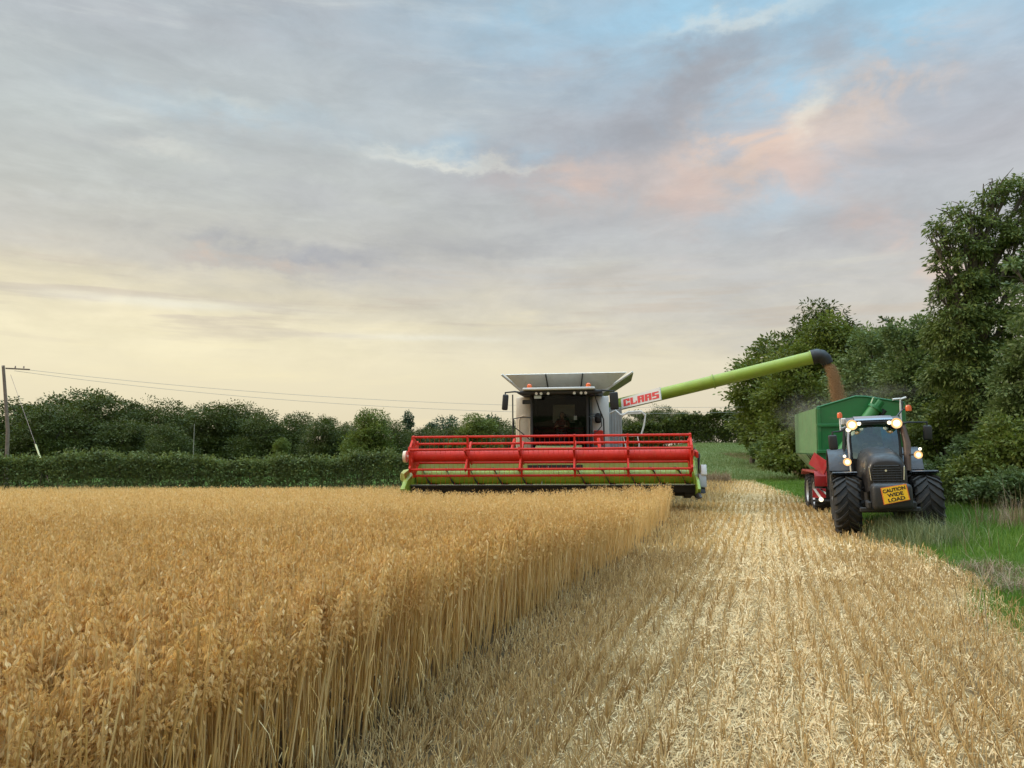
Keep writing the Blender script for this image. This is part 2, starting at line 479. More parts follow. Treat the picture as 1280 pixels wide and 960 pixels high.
# ------------------------------------------------------------------ ground: one sheet with zones of straw, soil and grass
def ground_mat():
    m = bpy.data.materials.new("ground")
    m.use_nodes = True
    t = NT(m.node_tree)
    pos = t.n('ShaderNodeTexCoord').outputs['Object']
    sp = t.n('ShaderNodeSeparateXYZ'); t.t.links.new(pos, sp.inputs[0])
    x, y = sp.outputs[0], sp.outputs[1]
    # across / along the drilled rows
    ac = t.m('SUBTRACT', t.m('MULTIPLY', x, ROW.y), t.m('MULTIPLY', y, ROW.x))
    al = t.m('ADD', t.m('MULTIPLY', x, ROW.x), t.m('MULTIPLY', y, ROW.y))
    wob = t.m('MULTIPLY', t.m('SUBTRACT', t.noise(pos, 0.7, 3), 0.5), 0.25)
    rows = t.noise(t.xyz(t.m('ADD', ac, wob), t.m('MULTIPLY', al, 0.08), 0), 5.5, 3, 0.7)
    fib = t.noise(t.xyz(t.m('MULTIPLY', ac, 3.0), al, 0), 34, 6, 0.75, 0.6)
    blot = t.noise(pos, 0.55, 5, 0.6)
    strawc = t.ramp(t.m('ADD', t.m('MULTIPLY', fib, 0.75), t.m('MULTIPLY', blot, 0.25)),
                    [(0.30, (0.13, 0.086, 0.042, 1)), (0.42, (0.29, 0.195, 0.09, 1)), (0.54, (0.46, 0.325, 0.155, 1)), (0.70, (0.64, 0.48, 0.26, 1))])
    straw = t.mix(t.m('MULTIPLY', t.rng(rows, 0.52, 0.68), 0.55), strawc, (0.13, 0.088, 0.05, 1))
    grassn = t.noise(pos, 9, 6, 0.7)
    grass = t.ramp(t.m('ADD', t.m('MULTIPLY', grassn, 0.6), t.m('MULTIPLY', t.noise(pos, 0.3, 4), 0.4)),
                   [(0.35, (0.045, 0.085, 0.016, 1)), (0.55, (0.085, 0.15, 0.030, 1)), (0.7, (0.16, 0.20, 0.06, 1))])
    hilln = t.noise(t.xyz(t.m('MULTIPLY', ac, 2.0), t.m('MULTIPLY', al, 0.35), 0), 0.6, 5, 0.6)
    hill = t.ramp(hilln, [(0.3, (0.11, 0.150, 0.052, 1)), (0.7, (0.17, 0.205, 0.085, 1))])
    brown = t.ramp(t.noise(pos, 3.2, 6, 0.7), [(0.3, (0.085, 0.052, 0.026, 1)), (0.7, (0.23, 0.135, 0.075, 1))])
    a = t.n('ShaderNodeAttribute'); a.attribute_name = 'zone'
    sa = t.n('ShaderNodeSeparateColor'); t.t.links.new(a.outputs['Color'], sa.inputs[0])
    jit = t.m('MULTIPLY', t.m('SUBTRACT', t.noise(pos, 2.2, 5, 0.65), 0.5), 0.9)
    z = lambda s_: t.rng(t.m('ADD', s_, jit), 0.35, 0.65)
    c_ = t.mix(z(sa.outputs[0]), straw, grass)
    c_ = t.mix(z(sa.outputs[1]), c_, hill)
    c_ = t.mix(z(sa.outputs[2]), c_, brown)
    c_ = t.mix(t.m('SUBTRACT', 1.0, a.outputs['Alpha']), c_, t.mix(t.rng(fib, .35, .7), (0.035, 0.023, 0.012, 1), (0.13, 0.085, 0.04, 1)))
    b = t.n('ShaderNodeBsdfPrincipled')
    t.put(b.inputs['Base Color'], c_); b.inputs['Roughness'].default_value = 0.95
    b.inputs['Specular IOR Level'].default_value = 0.1
    bp = t.n('ShaderNodeBump'); bp.inputs['Strength'].default_value = 0.6; bp.inputs['Distance'].default_value = 0.04
    t.put(bp.inputs['Height'], t.m('ADD', fib, t.m('MULTIPLY', grassn, 0.5)))
    t.t.links.new(bp.outputs[0], b.inputs['Normal'])
    o = t.n('ShaderNodeOutputMaterial'); t.t.links.new(b.outputs[0], o.inputs[0])
    return m

def build_ground():
    def axis(lim, step, grow):
        v = [0.0]; s_ = step
        while v[-1] < lim:
            v.append(v[-1] + s_)
            if v[-1] > 60: s_ *= grow
        return np.array(v)
    px_ = axis(3000, 0.8, 1.16); xs = np.concatenate([-px_[:0:-1], px_])
    ys = np.concatenate([-axis(3000, 3.0, 1.5)[:0:-1], axis(4500, 0.8, 1.14)])
    XX, YY = np.meshgrid(xs, ys)
    ZZ = H(XX, YY)
    V = np.stack([XX.ravel(), YY.ravel(), ZZ.ravel()], 1)
    nx, ny = len(xs), len(ys)
    i = np.arange(nx * ny).reshape(ny, nx)
    F = np.stack([i[:-1, :-1].ravel(), i[:-1, 1:].ravel(), i[1:, 1:].ravel(), i[1:, :-1].ravel()], 1)
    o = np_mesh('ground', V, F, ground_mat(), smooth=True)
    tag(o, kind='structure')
    x, y = V[:, 0], V[:, 1]
    ed = x - verge_x(np.clip(y, 0, 60))
    g = sstep(-0.5, 0.6, ed)
    g = np.maximum(g, sstep(44.5, 47, y))
    g = np.maximum(g, sstep(-38, -44, x))
    hl = sstep(44.0, 46.5, y) * sstep(0.02, 0.1, x / (np.abs(y) + 1))
    hl = np.maximum(hl, sstep(150, 260, np.hypot(x, y)))
    # bare rusty bank along the foot of the wood
    br = sstep(3.2, 4.4, ed) * sstep(27, 33, y) * (1 - sstep(75, 90, y))
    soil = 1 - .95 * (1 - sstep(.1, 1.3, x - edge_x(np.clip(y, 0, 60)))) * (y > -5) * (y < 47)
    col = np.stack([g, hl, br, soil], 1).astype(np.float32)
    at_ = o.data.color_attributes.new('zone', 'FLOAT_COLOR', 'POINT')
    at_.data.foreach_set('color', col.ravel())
build_ground()

# ------------------------------------------------------------------ plant templates
def ribbon_prism(path, rad, n=3):
    """triangle tube along a path -> verts, tris"""
    path = np.asarray(path, float); k = len(path)
    rad = np.broadcast_to(rad, (k,))
    a = np.arange(n) * 2 * np.pi / n
    ring = np.stack([np.cos(a), np.sin(a), np.zeros(n)], 1)
    V = (path[:, None, :] + ring[None] * rad[:, None, None]).reshape(-1, 3)
    F = []
    for i in range(k - 1):
        for j in range(n):
            p, q = i * n + j, i * n + (j + 1) % n
            F += [(p, q, q + n), (p, q + n, p + n)]
    return V, np.array(F)

def blade(path, wid, side):
    path = np.asarray(path, float); k = len(path)
    wid = np.asarray(wid)
    s_ = np.asarray(side, float)
    V = np.concatenate([path - s_ * wid[:, None], path + s_ * wid[:, None]])
    F = []
    for i in range(k - 1):
        F += [(i, i + 1, i + 1 + k), (i, i + 1 + k, i + k)]
    return V, np.array(F)

def join(parts):
    Vs, Fs, o = [], [], 0
    for V, F in parts:
        Vs.append(V); Fs.append(F + o); o += len(V)
    return np.concatenate(Vs), np.concatenate(Fs)

def oat(r, lod):
    """one oat plant one unit tall: bent straw, dry leaf, drooping loose panicle"""
    parts = []
    lean = r.normal(0, 0.05, 2)
    base = lambda t: np.array([lean[0] * t ** 1.6, lean[1] * t ** 1.6, t])
    top = 0.72
    rad = [0.0048, 0.0052, 0.0046, 0.0052][lod]
    if lod < 2:
        parts.append(ribbon_prism([base(t) for t in ([0, .25, .5, top, .97] if lod == 0 else [0, .45, .95])], rad))
    else:
        a = r.uniform(0, math.pi)
        parts.append(blade([base(0.2 if lod == 3 else 0), base(.9)], np.full(2, rad * 1.3), (math.cos(a), math.sin(a), 0)))
    if lod == 0 or (lod == 1 and r.random() < .6):
        for _ in range(1):
            a = r.uniform(0, 2 * math.pi); d = np.array([math.cos(a), math.sin(a), 0]); h0 = r.uniform(.15, .6)
            L = r.uniform(.07, .16)
            p0 = base(h0)
            pth = [p0, p0 + d * L * .35 + [0, 0, .09], p0 + d * L * .7 + [0, 0, .03], p0 + d * L + [0, 0, -.10]]
            if lod: pth = [pth[0], pth[1], pth[3]]
            parts.append(blade(pth, np.linspace(.0038, .0012, len(pth)), (-d[1], d[0], 0)))
    a0 = r.uniform(0, 2 * math.pi)
    ns = [34, 15, 7, 4][lod]
    sz = [1.25, 1.8, 2.5, 3.2][lod]
    for i in range(ns):
        t = top + (1.0 - top) * ((i + r.random()) / ns) ** 0.85
        a = a0 + r.normal(0, 1.1)
        reach = (1.03 - t) * .27 * r.uniform(.3, 1.0) + .008
        p = base(t) + np.array([math.cos(a) * reach, math.sin(a) * reach, -reach * r.uniform(.1, .9) + .012])
        if lod == 0 and r.random() < .6:
            q = base(t)
            parts.append((np.array([q, q + [0, 0, .004], p]), np.array([(0, 1, 2)])))
        L = r.uniform(.022, .033) * (sz ** .8); W = r.uniform(.0038, .0060) * sz
        b = r.uniform(0, math.pi)
        dn = np.array([math.cos(a) * .35, math.sin(a) * .35, -1.0]) + r.normal(0, .25, 3); dn /= np.linalg.norm(dn)
        s1 = np.array([math.cos(b), math.sin(b), 0])
        V = np.array([p, p + dn * L * .45 + s1 * W, p + dn * L, p + dn * L * .45 - s1 * W])
        F = [(0, 1, 2), (0, 2, 3)]
        if lod < 2:
            s2 = np.cross(dn, s1); s2 /= np.linalg.norm(s2)
            V = np.concatenate([V, [p + dn * L * .45 + s2 * W, p + dn * L * .45 - s2 * W]])
            F += [(0, 4, 2), (0, 2, 5)]
        parts.append((V, np.array(F)))
    V, F = join(parts)
    return V, F, np.concatenate([np.full(len(p[1]), len(p[0]) != 4 and len(p[0]) != 6 and len(p[0]) != 3, bool) for p in parts])

def scatter(templates, pos, rz, sc_, lean=None, sxy=None):
    """copies of the templates at pos -> one vertex / triangle array"""
    pos = np.asarray(pos, float); n = len(pos)
    pick = rng.integers(0, len(templates), n)
    Vs, Fs, Gs, o = [], [], [], 0
    for k, (V, F, *g) in enumerate(templates):
        m = np.nonzero(pick == k)[0]
        if not len(m): continue
        c_, s_ = np.cos(rz[m])[:, None], np.sin(rz[m])[:, None]
        h = sc_[m][:, None]
        kx = h if sxy is None else sxy[m][:, None]
        x = (V[None, :, 0] * c_ - V[None, :, 1] * s_) * kx
        y = (V[None, :, 0] * s_ + V[None, :, 1] * c_) * kx
        z = V[None, :, 2] * h
        if lean is not None:
            zz = z.copy()
            x = x + lean[m, 0][:, None] * zz; y = y + lean[m, 1][:, None] * zz
            z = zz / np.sqrt(1 + (lean[m] ** 2).sum(1))[:, None]
        P_ = np.stack([x + pos[m, 0][:, None], y + pos[m, 1][:, None], z + pos[m, 2][:, None]], 2).reshape(-1, 3)
        nv = len(V)
        Fs.append((F[None] + (np.arange(len(m)) * nv)[:, None, None]).reshape(-1, 3) + o)
        Vs.append(P_); o += len(P_)
        Gs.append(np.tile(g[0] if g else np.ones(len(F), bool), len(m)))
    scatter.flags = np.concatenate(Gs)
    return np.concatenate(Vs), np.concatenate(Fs)

# where the harvester stands
COMB = Vector((1.21, 24.0, 0)); CYAW = R(7.5)
def to_comb(x, y):
    dx, dy = x - COMB.x, y - COMB.y
    return dx * math.cos(CYAW) - dy * math.sin(CYAW), dx * math.sin(CYAW) + dy * math.cos(CYAW)

# ------------------------------------------------------------------ the standing oats
def fnoise(x, y, s, seed):
    r = np.random.default_rng(seed)
    out = 0
    for k in range(6):
        a, p = r.uniform(0, 2 * np.pi), r.uniform(0, 2 * np.pi)
        f = s * r.uniform(.6, 1.7)
        out = out + np.sin(f * (x * np.cos(a) + y * np.sin(a)) + p)
    return out / 6

def build_crop():
    bands = [(1.0, 6.5, 300, 0), (6.5, 13, 210, 1), (13, 26, 130, 2), (26, 46.2, 50, 3)]
    allV, allF, fl_, o = [], [], [], 0
    for y0, y1, dens, lod in bands:
        ov = [0, .6, 1.5, 3.0, 0]
        ya, yb = max(1.0, y0 - 3 * ov[lod]), min(46.2, y1 + 3 * ov[lod + 1])
        x0, x1 = -0.78 * yb - 3, edge_x(yb) + .2
        n = int((x1 - x0) * (yb - ya) * dens)
        x = rng.uniform(x0, x1, n); y = rng.uniform(ya, yb, n)
        ne = int((yb - ya) * dens * (.55 if lod < 3 else 0))          # the cut face is packed
        ye = rng.uniform(ya, yb, ne)
        x = np.concatenate([x, edge_x(ye) - rng.random(ne) ** 1.3 * .5]); y = np.concatenate([y, ye]); n = len(x)
        band = (y + rng.normal(0, 1, n) * ov[lod] >= y0) if lod else np.ones(n, bool)
        band &= (y + rng.normal(0, 1, n) * ov[lod + 1] < y1) if lod < 3 else True
        wav = 0.05 * fnoise(x, y, 2.5, 3) + 0.05 * fnoise(x, y, 11, 4)
        keep = band & (x < edge_x(y) + wav) & (x > -0.74 * y - 2.0)
        lx, ly = to_comb(x, y)
        keep &= ~((ly > -0.16) & (lx > -4.95 + 0.1 * fnoise(x, y, 3, 8)))
        # drilled rows show as faint lines
        ac = x * ROW.y - y * ROW.x
        keep &= rng.random(n) < 0.72 + 0.28 * np.cos(ac * 2 * np.pi / 0.25)
        # thin patches
        fc = x > edge_x(y) - .45
        keep &= ~fc | (rng.random(n) < np.where(fnoise(x * .6, y, 21, 71) > -.08, 1.0, .22))
        keep &= fc | (rng.random(n) < np.clip(1.0 + 1.2 * fnoise(x, y, 5.5, 5), .25, 1))
        x, y = x[keep], y[keep]; n = len(x)
        tm = [oat(np.random.default_rng(100 * lod + k), lod) for k in range(10)]
        hgt = 0.85 + 0.24 * (1 - sstep(5, 15, y)) + 0.035 * fnoise(x, y, 1.3, 6) + 0.075 * fnoise(x, y, 7.5, 7) + rng.normal(0, .045, n)
        e = edge_x(y) - x
        near = np.clip(1 - e / .35, 0, 1)
        hgt -= near * (rng.random(n) < .2) * rng.random(n) * .12
        hgt += 0.05 * fnoise(x, y, .55, 61) * sstep(8, 16, y)
        lean = np.stack([0.10 * fnoise(x, y, .7, 14) * sstep(.3, 1.5, e) + 0.06 * fnoise(x, y, 1.7, 11) + rng.normal(0, .05, n) + near * rng.uniform(0, .13, n),
                         -0.04 + 0.06 * fnoise(x, y, 1.9, 12) + rng.normal(0, .05, n)], 1)
        rz = rng.uniform(0, 2 * np.pi, n)
        V, F = scatter(tm, np.stack([x, y, H(x, y)], 1), rz, hgt, lean, sxy=hgt * rng.uniform(.85, 1.2, n))
        fl_.append(scatter.flags if lod < 2 else np.zeros(len(F), bool))
        allV.append(V); allF.append(F + o); o += len(V)
    # bent and broken straws along the cut face
    ny = 24
    y = 2.0 + 20 * rng.random(ny) ** 1.5
    x = edge_x(y) + rng.normal(0.02, .12, ny)
    st = [ribbon_prism([(0, 0, 0), (.01, 0, .4), (.04, .01, 1)], [.0042, .0036, .0026]) for _ in range(2)]
    aa = rng.uniform(0, 2 * np.pi, ny); mag = rng.uniform(.1, 1.25, ny) ** 1.3
    lean = np.stack([np.cos(aa) * mag * .6 + .35, np.sin(aa) * mag], 1)
    V, F = scatter(st, np.stack([x, y, H(x, y)], 1), aa, rng.uniform(.15, .5, ny), lean, sxy=np.ones(ny))
    fl_.append(np.ones(len(F), bool))
    allV.append(V); allF.append(F + o); o += len(V)
    m = leafmat('oat_straw', [(0.0, (0.53, 0.30, 0.098, 1)), (0.35, (0.72, 0.46, 0.178, 1)), (0.7, (0.84, 0.595, 0.28, 1)), (1.0, (0.93, 0.76, 0.46, 1))],
                trans=0.36, nscale=5.0, rough=0.6, hue_noise=0.5)
    ms_ = leafmat('oat_stem', [(0.0, (0.50, 0.29, 0.085, 1)), (0.3, (0.72, 0.47, 0.16, 1)), (0.7, (0.86, 0.63, 0.28, 1)), (1.0, (0.94, 0.79, 0.46, 1))],
                trans=0.25, nscale=2.5, rough=0.5, hue_noise=0.3)
    o_ = np_mesh('oat_crop', np.concatenate(allV), np.concatenate(allF), [m, ms_])
    o_.data.polygons.foreach_set('material_index', np.concatenate(fl_).astype(np.int32))
    tag(o_, 'standing ripe golden oats with a cut edge along the stubble', 'crop', kind='stuff')
build_crop()

# ------------------------------------------------------------------ stubble and loose straw
def field_pts(n_per, y0, y1, row=None, jitter=.02, lo=0.0, hi=0.3):
    x0, x1 = edge_x(y0) - .5, verge_x(y1) + 1.5
    n = int(n_per * (x1 - x0) * (y1 - y0))
    x = rng.uniform(x0, x1, n); y = rng.uniform(y0, y1, n)
    if row:
        ac = x * ROW.y - y * ROW.x; al = x * ROW.x + y * ROW.y
        ac = np.round(ac / row) * row + rng.normal(0, jitter, n) + 0.02 * np.sin(al * 1.1)
        x = ac * ROW.y + al * ROW.x; y = -ac * ROW.x + al * ROW.y
    lx, ly = to_comb(x, y)
    ok = (x > edge_x(y) + lo) & (x < verge_x(y) + hi + .3 * fnoise(x, y, 1.5, 21)) | ((ly > .5) & (lx > -4.8) & (x < verge_x(y) + hi) & (y < 45.5))
    ok &= (x < .75 * y + 2)
    return x[ok], y[ok]

def build_stubble():
    allV, allF, o = [], [], 0
    for y0, y1, dens, lod in ((2.2, 7, 760, 0), (7, 14, 480, 0), (14, 26, 220, 1), (26, 45, 70, 1)):
        x, y = field_pts(dens, y0, y1, row=0.165, jitter=.017)
        s = x - edge_x(y)
        # gaps: plants come in tufts along each row
        al = x * ROW.x + y * ROW.y; ac = x * ROW.y - y * ROW.x
        tuft = np.sin(al * 38 + np.sin(ac * 40) * 9) * .5 + .5
        wheel = np.exp(-((s - 2.4) / .45) ** 2) + np.exp(-((s - 4.9) / .3) ** 2) * .5
        k = (rng.random(len(x)) < .42 + .58 * tuft + .3 * (s < 1.3)) & (rng.random(len(x)) > .75 * wheel) & ((rng.random(len(x)) < np.clip(.8 + fnoise(x, y, 1.6, 31), .3, 1)) | (s < 1.3))
        x, y, s = x[k], y[k], s[k]; n = len(x)
        if lod == 0:
            tm = [ribbon_prism([(0, 0, 0), (r_.normal(0, .05), r_.normal(0, .05), 1)], [.0044, .0038]) for r_ in [np.random.default_rng(k) for k in range(6)]]
        else:
            tm = [blade([(0, 0, 0), (0, 0, 1)], np.array([.009, .008]), (math.cos(a), math.sin(a), 0)) for a in (0, .8, 1.6, 2.4)]
        h = rng.uniform(.08, .185, n) * (1.0 + .15 * (s < 1.2))
        lean = rng.normal(0, .16, (n, 2))
        V, F = scatter(tm, np.stack([x, y, H(x, y) - .005], 1), rng.uniform(0, 6.3, n), h, lean, sxy=np.ones(n))
        allV.append(V); allF.append(F + o); o += len(V)
    m = leafmat('stubble_straw', [(0.0, (0.33, 0.20, 0.08, 1)), (0.4, (0.60, 0.40, 0.165, 1)), (0.75, (0.76, 0.55, 0.255, 1)), (1.0, (0.88, 0.72, 0.43, 1))],
                trans=.2, nscale=.8, hue_noise=.3)
    tag(np_mesh('stubble', np.concatenate(allV), np.concatenate(allF), m), 'cut golden stubble standing in drilled rows', 'stubble', kind='stuff')

    allV, allF, o = [], [], 0
    for y0, y1, dens, lod in ((2.2, 6, 3600, 0), (6, 11, 2400, 0), (11, 20, 1500, 1), (20, 45, 420, 1)):
        x, y = field_pts(dens, y0, y1, hi=.25)
        s = x - edge_x(y)
        want = .20 + .86 * np.exp(-((s - 2.7) / 1.15) ** 2) + .27 * sstep(4.2, 5.8, s) + .25 * fnoise(x, y, 1.4, 41)
        want *= .25 + .75 * sstep(.2, 1.6, s + .25 * fnoise(x, y, 2, 44))
        # gaps follow the rows
        ac = x * ROW.y - y * ROW.x
        want *= .66 + .44 * np.cos(ac * 2 * np.pi / .33 + 1.2 * fnoise(x, y, .8, 42))
        k = rng.random(len(x)) < want
        x, y = x[k], y[k]; n = len(x)
        L = rng.gamma(3.0, .017, n) + .016
        if lod: L = L * 1.5
        a = np.where(rng.random(n) < .45, math.pi / 2 - R(18.5) + rng.normal(0, .5, n), rng.uniform(0, math.pi * 2, n))
        tilt = np.abs(rng.normal(0, .20, n)) + (rng.random(n) < .14) * rng.uniform(.2, .9, n)
        d = np.stack([np.cos(a) * np.cos(tilt), np.sin(a) * np.cos(tilt), np.sin(tilt)], 1)
        p0 = np.stack([x, y, H(x, y) + .006 + rng.random(n) ** 2 * .055], 1)
        wd = rng.uniform(.0018, .0038, n) * (1.9 if lod else 1.0) * (1 + (y > 4) * .15)
        sd = np.stack([-np.sin(a), np.cos(a), rng.normal(0, .5, n)], 1); sd /= np.linalg.norm(sd, axis=1)[:, None]
        up = np.cross(d, sd)
        mid = p0 + d * L[:, None] * .5 + up * (rng.normal(0, .05, n) * L)[:, None]
        p2 = p0 + d * L[:, None]
        W = sd * wd[:, None]
        V = np.stack([p0 - W, p0 + W, mid - W, mid + W, p2 - W * .8, p2 + W * .8], 1).reshape(-1, 3)
        F = (np.array([(0, 1, 3), (0, 3, 2), (2, 3, 5), (2, 5, 4)])[None] + (np.arange(n) * 6)[:, None, None]).reshape(-1, 3)
        allV.append(V); allF.append(F + o); o += len(V)
    m = leafmat('chopped_straw', [(0.0, (0.42, 0.27, 0.115, 1)), (0.3, (0.65, 0.46, 0.22, 1)), (0.7, (0.80, 0.60, 0.32, 1)), (1.0, (0.90, 0.75, 0.48, 1))],
                trans=.15, nscale=.5, hue_noise=.25)
    tag(np_mesh('loose_straw', np.concatenate(allV), np.concatenate(allF), m), 'pale chopped straw lying over the stubble', 'straw', kind='stuff')
build_stubble()

# ------------------------------------------------------------------ grass of the verge
def grass_mesh(name, x, y, hgt, wid, m, label, cat, lean=.35, droop=.4):
    n = len(x)
    a = rng.uniform(0, 2 * np.pi, n)
    out = np.stack([np.cos(a), np.sin(a), np.zeros(n)], 1)
    sd = np.stack([-np.sin(a), np.cos(a), np.zeros(n)], 1)
    b = np.stack([x, y, H(x, y) - .01], 1)
    ln = rng.gamma(2, lean / 2, n)[:, None]
    h = hgt[:, None]
    up = np.array([0, 0, 1.0])
    p1 = b + up * h * .55 + out * ln * h * .25
    p2 = b + up * h * (1 - .25 * np.clip(ln, 0, 2) * droop) + out * ln * h * .85
    W = sd * wid[:, None]
    V = np.stack([b - W, b + W, p1 - W * .8, p1 + W * .8, p2], 1).reshape(-1, 3)
    F = (np.array([(0, 1, 3), (0, 3, 2), (2, 3, 4)])[None] + (np.arange(n) * 5)[:, None, None]).reshape(-1, 3)
    return tag(np_mesh(name, V, F, m), label, cat, kind='stuff')

def verge_pts(dens, y0, y1, lo, hi):
    x0, x1 = verge_x(y0) + lo - .5, verge_x(y1) + hi
    n = int(dens * (x1 - x0) * (y1 - y0))
    x = rng.uniform(x0, x1, n); y = rng.uniform(y0, y1, n)
    ed = x - verge_x(y)
    return x, y, ed

m_grass = leafmat('verge_grass', [(0, (0.085, 0.170, 0.024, 1)), (.5, (0.140, 0.255, 0.040, 1)), (.9, (0.21, 0.31, 0.065, 1)), (1, (0.29, 0.33, 0.11, 1))],
                  trans=.4, nscale=.7, hue_noise=.5)
m_dead = leafmat('dead_grass', [(0, (0.16, 0.105, 0.06, 1)), (.5, (0.30, 0.215, 0.13, 1)), (1, (0.46, 0.37, 0.24, 1))], trans=.2, nscale=1.2, hue_noise=.4)
m_grey = leafmat('rough_grass', [(0, (0.10, 0.14, 0.045, 1)), (.5, (0.20, 0.235, 0.10, 1)), (1, (0.36, 0.34, 0.19, 1))], trans=.3, nscale=1.2, hue_noise=.4)

def pressed(x, y):
    dx, dy = x - 8.295, y - 17.1
    a, b = dx * math.cos(R(20)) - dy * math.sin(R(20)), dx * math.sin(R(20)) + dy * math.cos(R(20))
    return np.where((np.abs(np.abs(a) - .80) < .34) & (b > -1.1) & (b < 3.2), .22, 1.0)
gx, gy, gh, gw = [], [], [], []
for y0, y1, dens, k in ((6, 13, 2200, 1), (13, 22, 1200, 1.5), (22, 46, 260, 2.6)):
    x, y, ed = verge_pts(dens, y0, y1, -.3, 7)
    ok = (rng.random(len(x)) < sstep(-.35, .9, ed + .45 * fnoise(x, y, 1.4, 51))) & (ed < 5.5) & (x < .72 * y + 2) & (rng.random(len(x)) < np.clip(.75 + fnoise(x, y, 1.1, 52), .2, 1))
    x, y, ed = x[ok], y[ok], ed[ok]
    gx.append(x); gy.append(y)
    gh.append((rng.gamma(5, .022, len(x)) + .04) * (.75 + .45 * sstep(.3, 3, ed)) * (1 + .35 * fnoise(x, y, .9, 53)) * pressed(x, y))
    gw.append(rng.uniform(.003, .006, len(x)) * k)
grass_mesh('grass', np.concatenate(gx), np.concatenate(gy), np.concatenate(gh), np.concatenate(gw), m_grass, 'rough green grass on the verge beside the stubble', 'grass')

# far stubble headland fringe and the grass of the rising field
x = rng.uniform(2, 44, 130000); y = rng.uniform(45, 112, 130000)
ok = (x / y < .47) & (x / y > .05) & (x < verge_x(np.minimum(y, 60)) + .32 * np.maximum(y - 60, 0) + 3.5)
x, y = x[ok], y[ok]
m_hill = leafmat('hill_grass', [(0, (0.12, 0.185, 0.055, 1)), (.6, (0.175, 0.24, 0.085, 1)), (1, (0.31, 0.32, 0.15, 1))], trans=.4, nscale=.25, hue_noise=.5)
grass_mesh('field_grass', x, y, rng.gamma(6, .022, len(x)) + .03, rng.uniform(.008, .02, len(x)), m_hill, 'smooth pale green grass of the rising field behind', 'grass')
x = rng.uniform(4, 14, 9000); y = rng.normal(44.6, .55, 9000)
ok = x < verge_x(y) - 1.2
grass_mesh('headland_grass', x[ok], y[ok], rng.gamma(5, .06, ok.sum()) + .1, rng.uniform(.008, .016, ok.sum()), m_dead, 'fringe of bleached grass where stubble meets the green field', 'grass')

def gp(px, py):
    """where the line of sight through a pixel meets the ground"""
    d = np.linspace(3, 60, 3000)
    p = [at(px, py, q) for q in d]
    k = next((i for i, q in enumerate(p) if q.z < float(H(q.x, q.y))), 0)
    return p[k]
# taller tussocks, in front of the tractor and along the bank
def tussock(cx, cyd, rx, ry, n, h, m, label, cat='grass', wid=.004, lean=.6):
    x = rng.normal(cx, rx, n); y = rng.normal(cyd, ry, n)
    return grass_mesh('tall_grass', x, y, (rng.gamma(7, h / 7, n) + .05) * pressed(x, y), rng.uniform(.6, 1.4, n) * wid, m, label, cat, lean=lean, droop=.8)
for px_, py_, rx, ry, n, h, mm, lb, ln in (
        (1136, 676, .34, .7, 5600, .33, m_grey, 'tall grey green tussock in front of the tractor', .6),
        (1240, 718, .20, .40, 520, .15, m_dead, 'flattened brown dead grass on the verge bank', 1.4),
        (1284, 742, .18, .5, 700, .16, m_dead, 'flattened straw coloured grass at the right picture edge', 1.4),
        (1272, 662, .35, .5, 500, .5, m_dead, 'tall seeding dead grass stems below the bushes', .5)):
    p = gp(px_, py_)
    tussock(p.x, p.y, rx, ry, n, h, mm, lb, lean=ln)
# a few long dry stems standing out of the verge
sx, sy = [], []
for (px_, py_, yd) in ((1225, 700, 12.6), (1240, 725, 11.2), (1262, 735, 10.6), (1255, 690, 13), (1228, 790, 8.5), (1170, 720, 12)):
    p = gp(px_, py_); yd = p.y
    sx += list(rng.normal(p.x, .15, 3)); sy += list(rng.normal(yd, .15, 3))
grass_mesh('dry_stems', np.array(sx), np.array(sy), rng.uniform(.5, .95, len(sx)), np.full(len(sx), .005), m_dead, 'long dry grass stems leaning out of the verge', 'grass', lean=.9)
# rusty dead growth along the foot of the wood
x = rng.uniform(10, 30, 30000); y = rng.uniform(22, 80, 30000)
ed = x - np.interp(y, [22, 44, 60, 80], [9.4, 13.6, 18, 25])
ok = (ed > 3.2) & (ed < 6.0) & (y > 26)
m_rust = leafmat('dead_bracken', [(0, (0.075, 0.042, 0.02, 1)), (.5, (0.17, 0.095, 0.05, 1)), (1, (0.30, 0.19, 0.11, 1))], trans=.2, nscale=.8, hue_noise=.5)
grass_mesh('dead_undergrowth', x[ok], y[ok], rng.gamma(5, .07, ok.sum()) + .1, rng.uniform(.01, .022, ok.sum()), m_rust, 'rusty brown dead undergrowth along the foot of the wood', 'undergrowth', lean=.8)
# ------------------------------------------------------------------ trees, hedges, bushes
m_bark = mat('bark', (0.085, 0.068, 0.050), 0.9, var=.35, vscale=9, bump=.5, bscale=30)
F_DARK = leafmat('leaf_dark', [(0, (0.041, 0.056, 0.010, 1)), (.5, (0.076, 0.098, 0.019, 1)), (1, (0.132, 0.157, 0.030, 1))], trans=.25, nscale=.55, hue_noise=.55)
F_MID = leafmat('leaf_mid', [(0, (0.069, 0.094, 0.018, 1)), (.5, (0.130, 0.168, 0.030, 1)), (1, (0.238, 0.263, 0.051, 1))], trans=.3, nscale=.55, hue_noise=.55)
F_OLIVE = leafmat('leaf_olive', [(0, (0.064, 0.099, 0.029, 1)), (.5, (0.133, 0.182, 0.059, 1)), (.9, (0.239, 0.298, 0.116, 1)), (1, (0.354, 0.397, 0.178, 1))], trans=.3, nscale=.7, hue_noise=.5)
F_ASH = leafmat('leaf_ash', [(0, (0.062, 0.090, 0.024, 1)), (.5, (0.124, 0.167, 0.041, 1)), (1, (0.231, 0.268, 0.072, 1))], trans=.3, nscale=.6, hue_noise=.5)
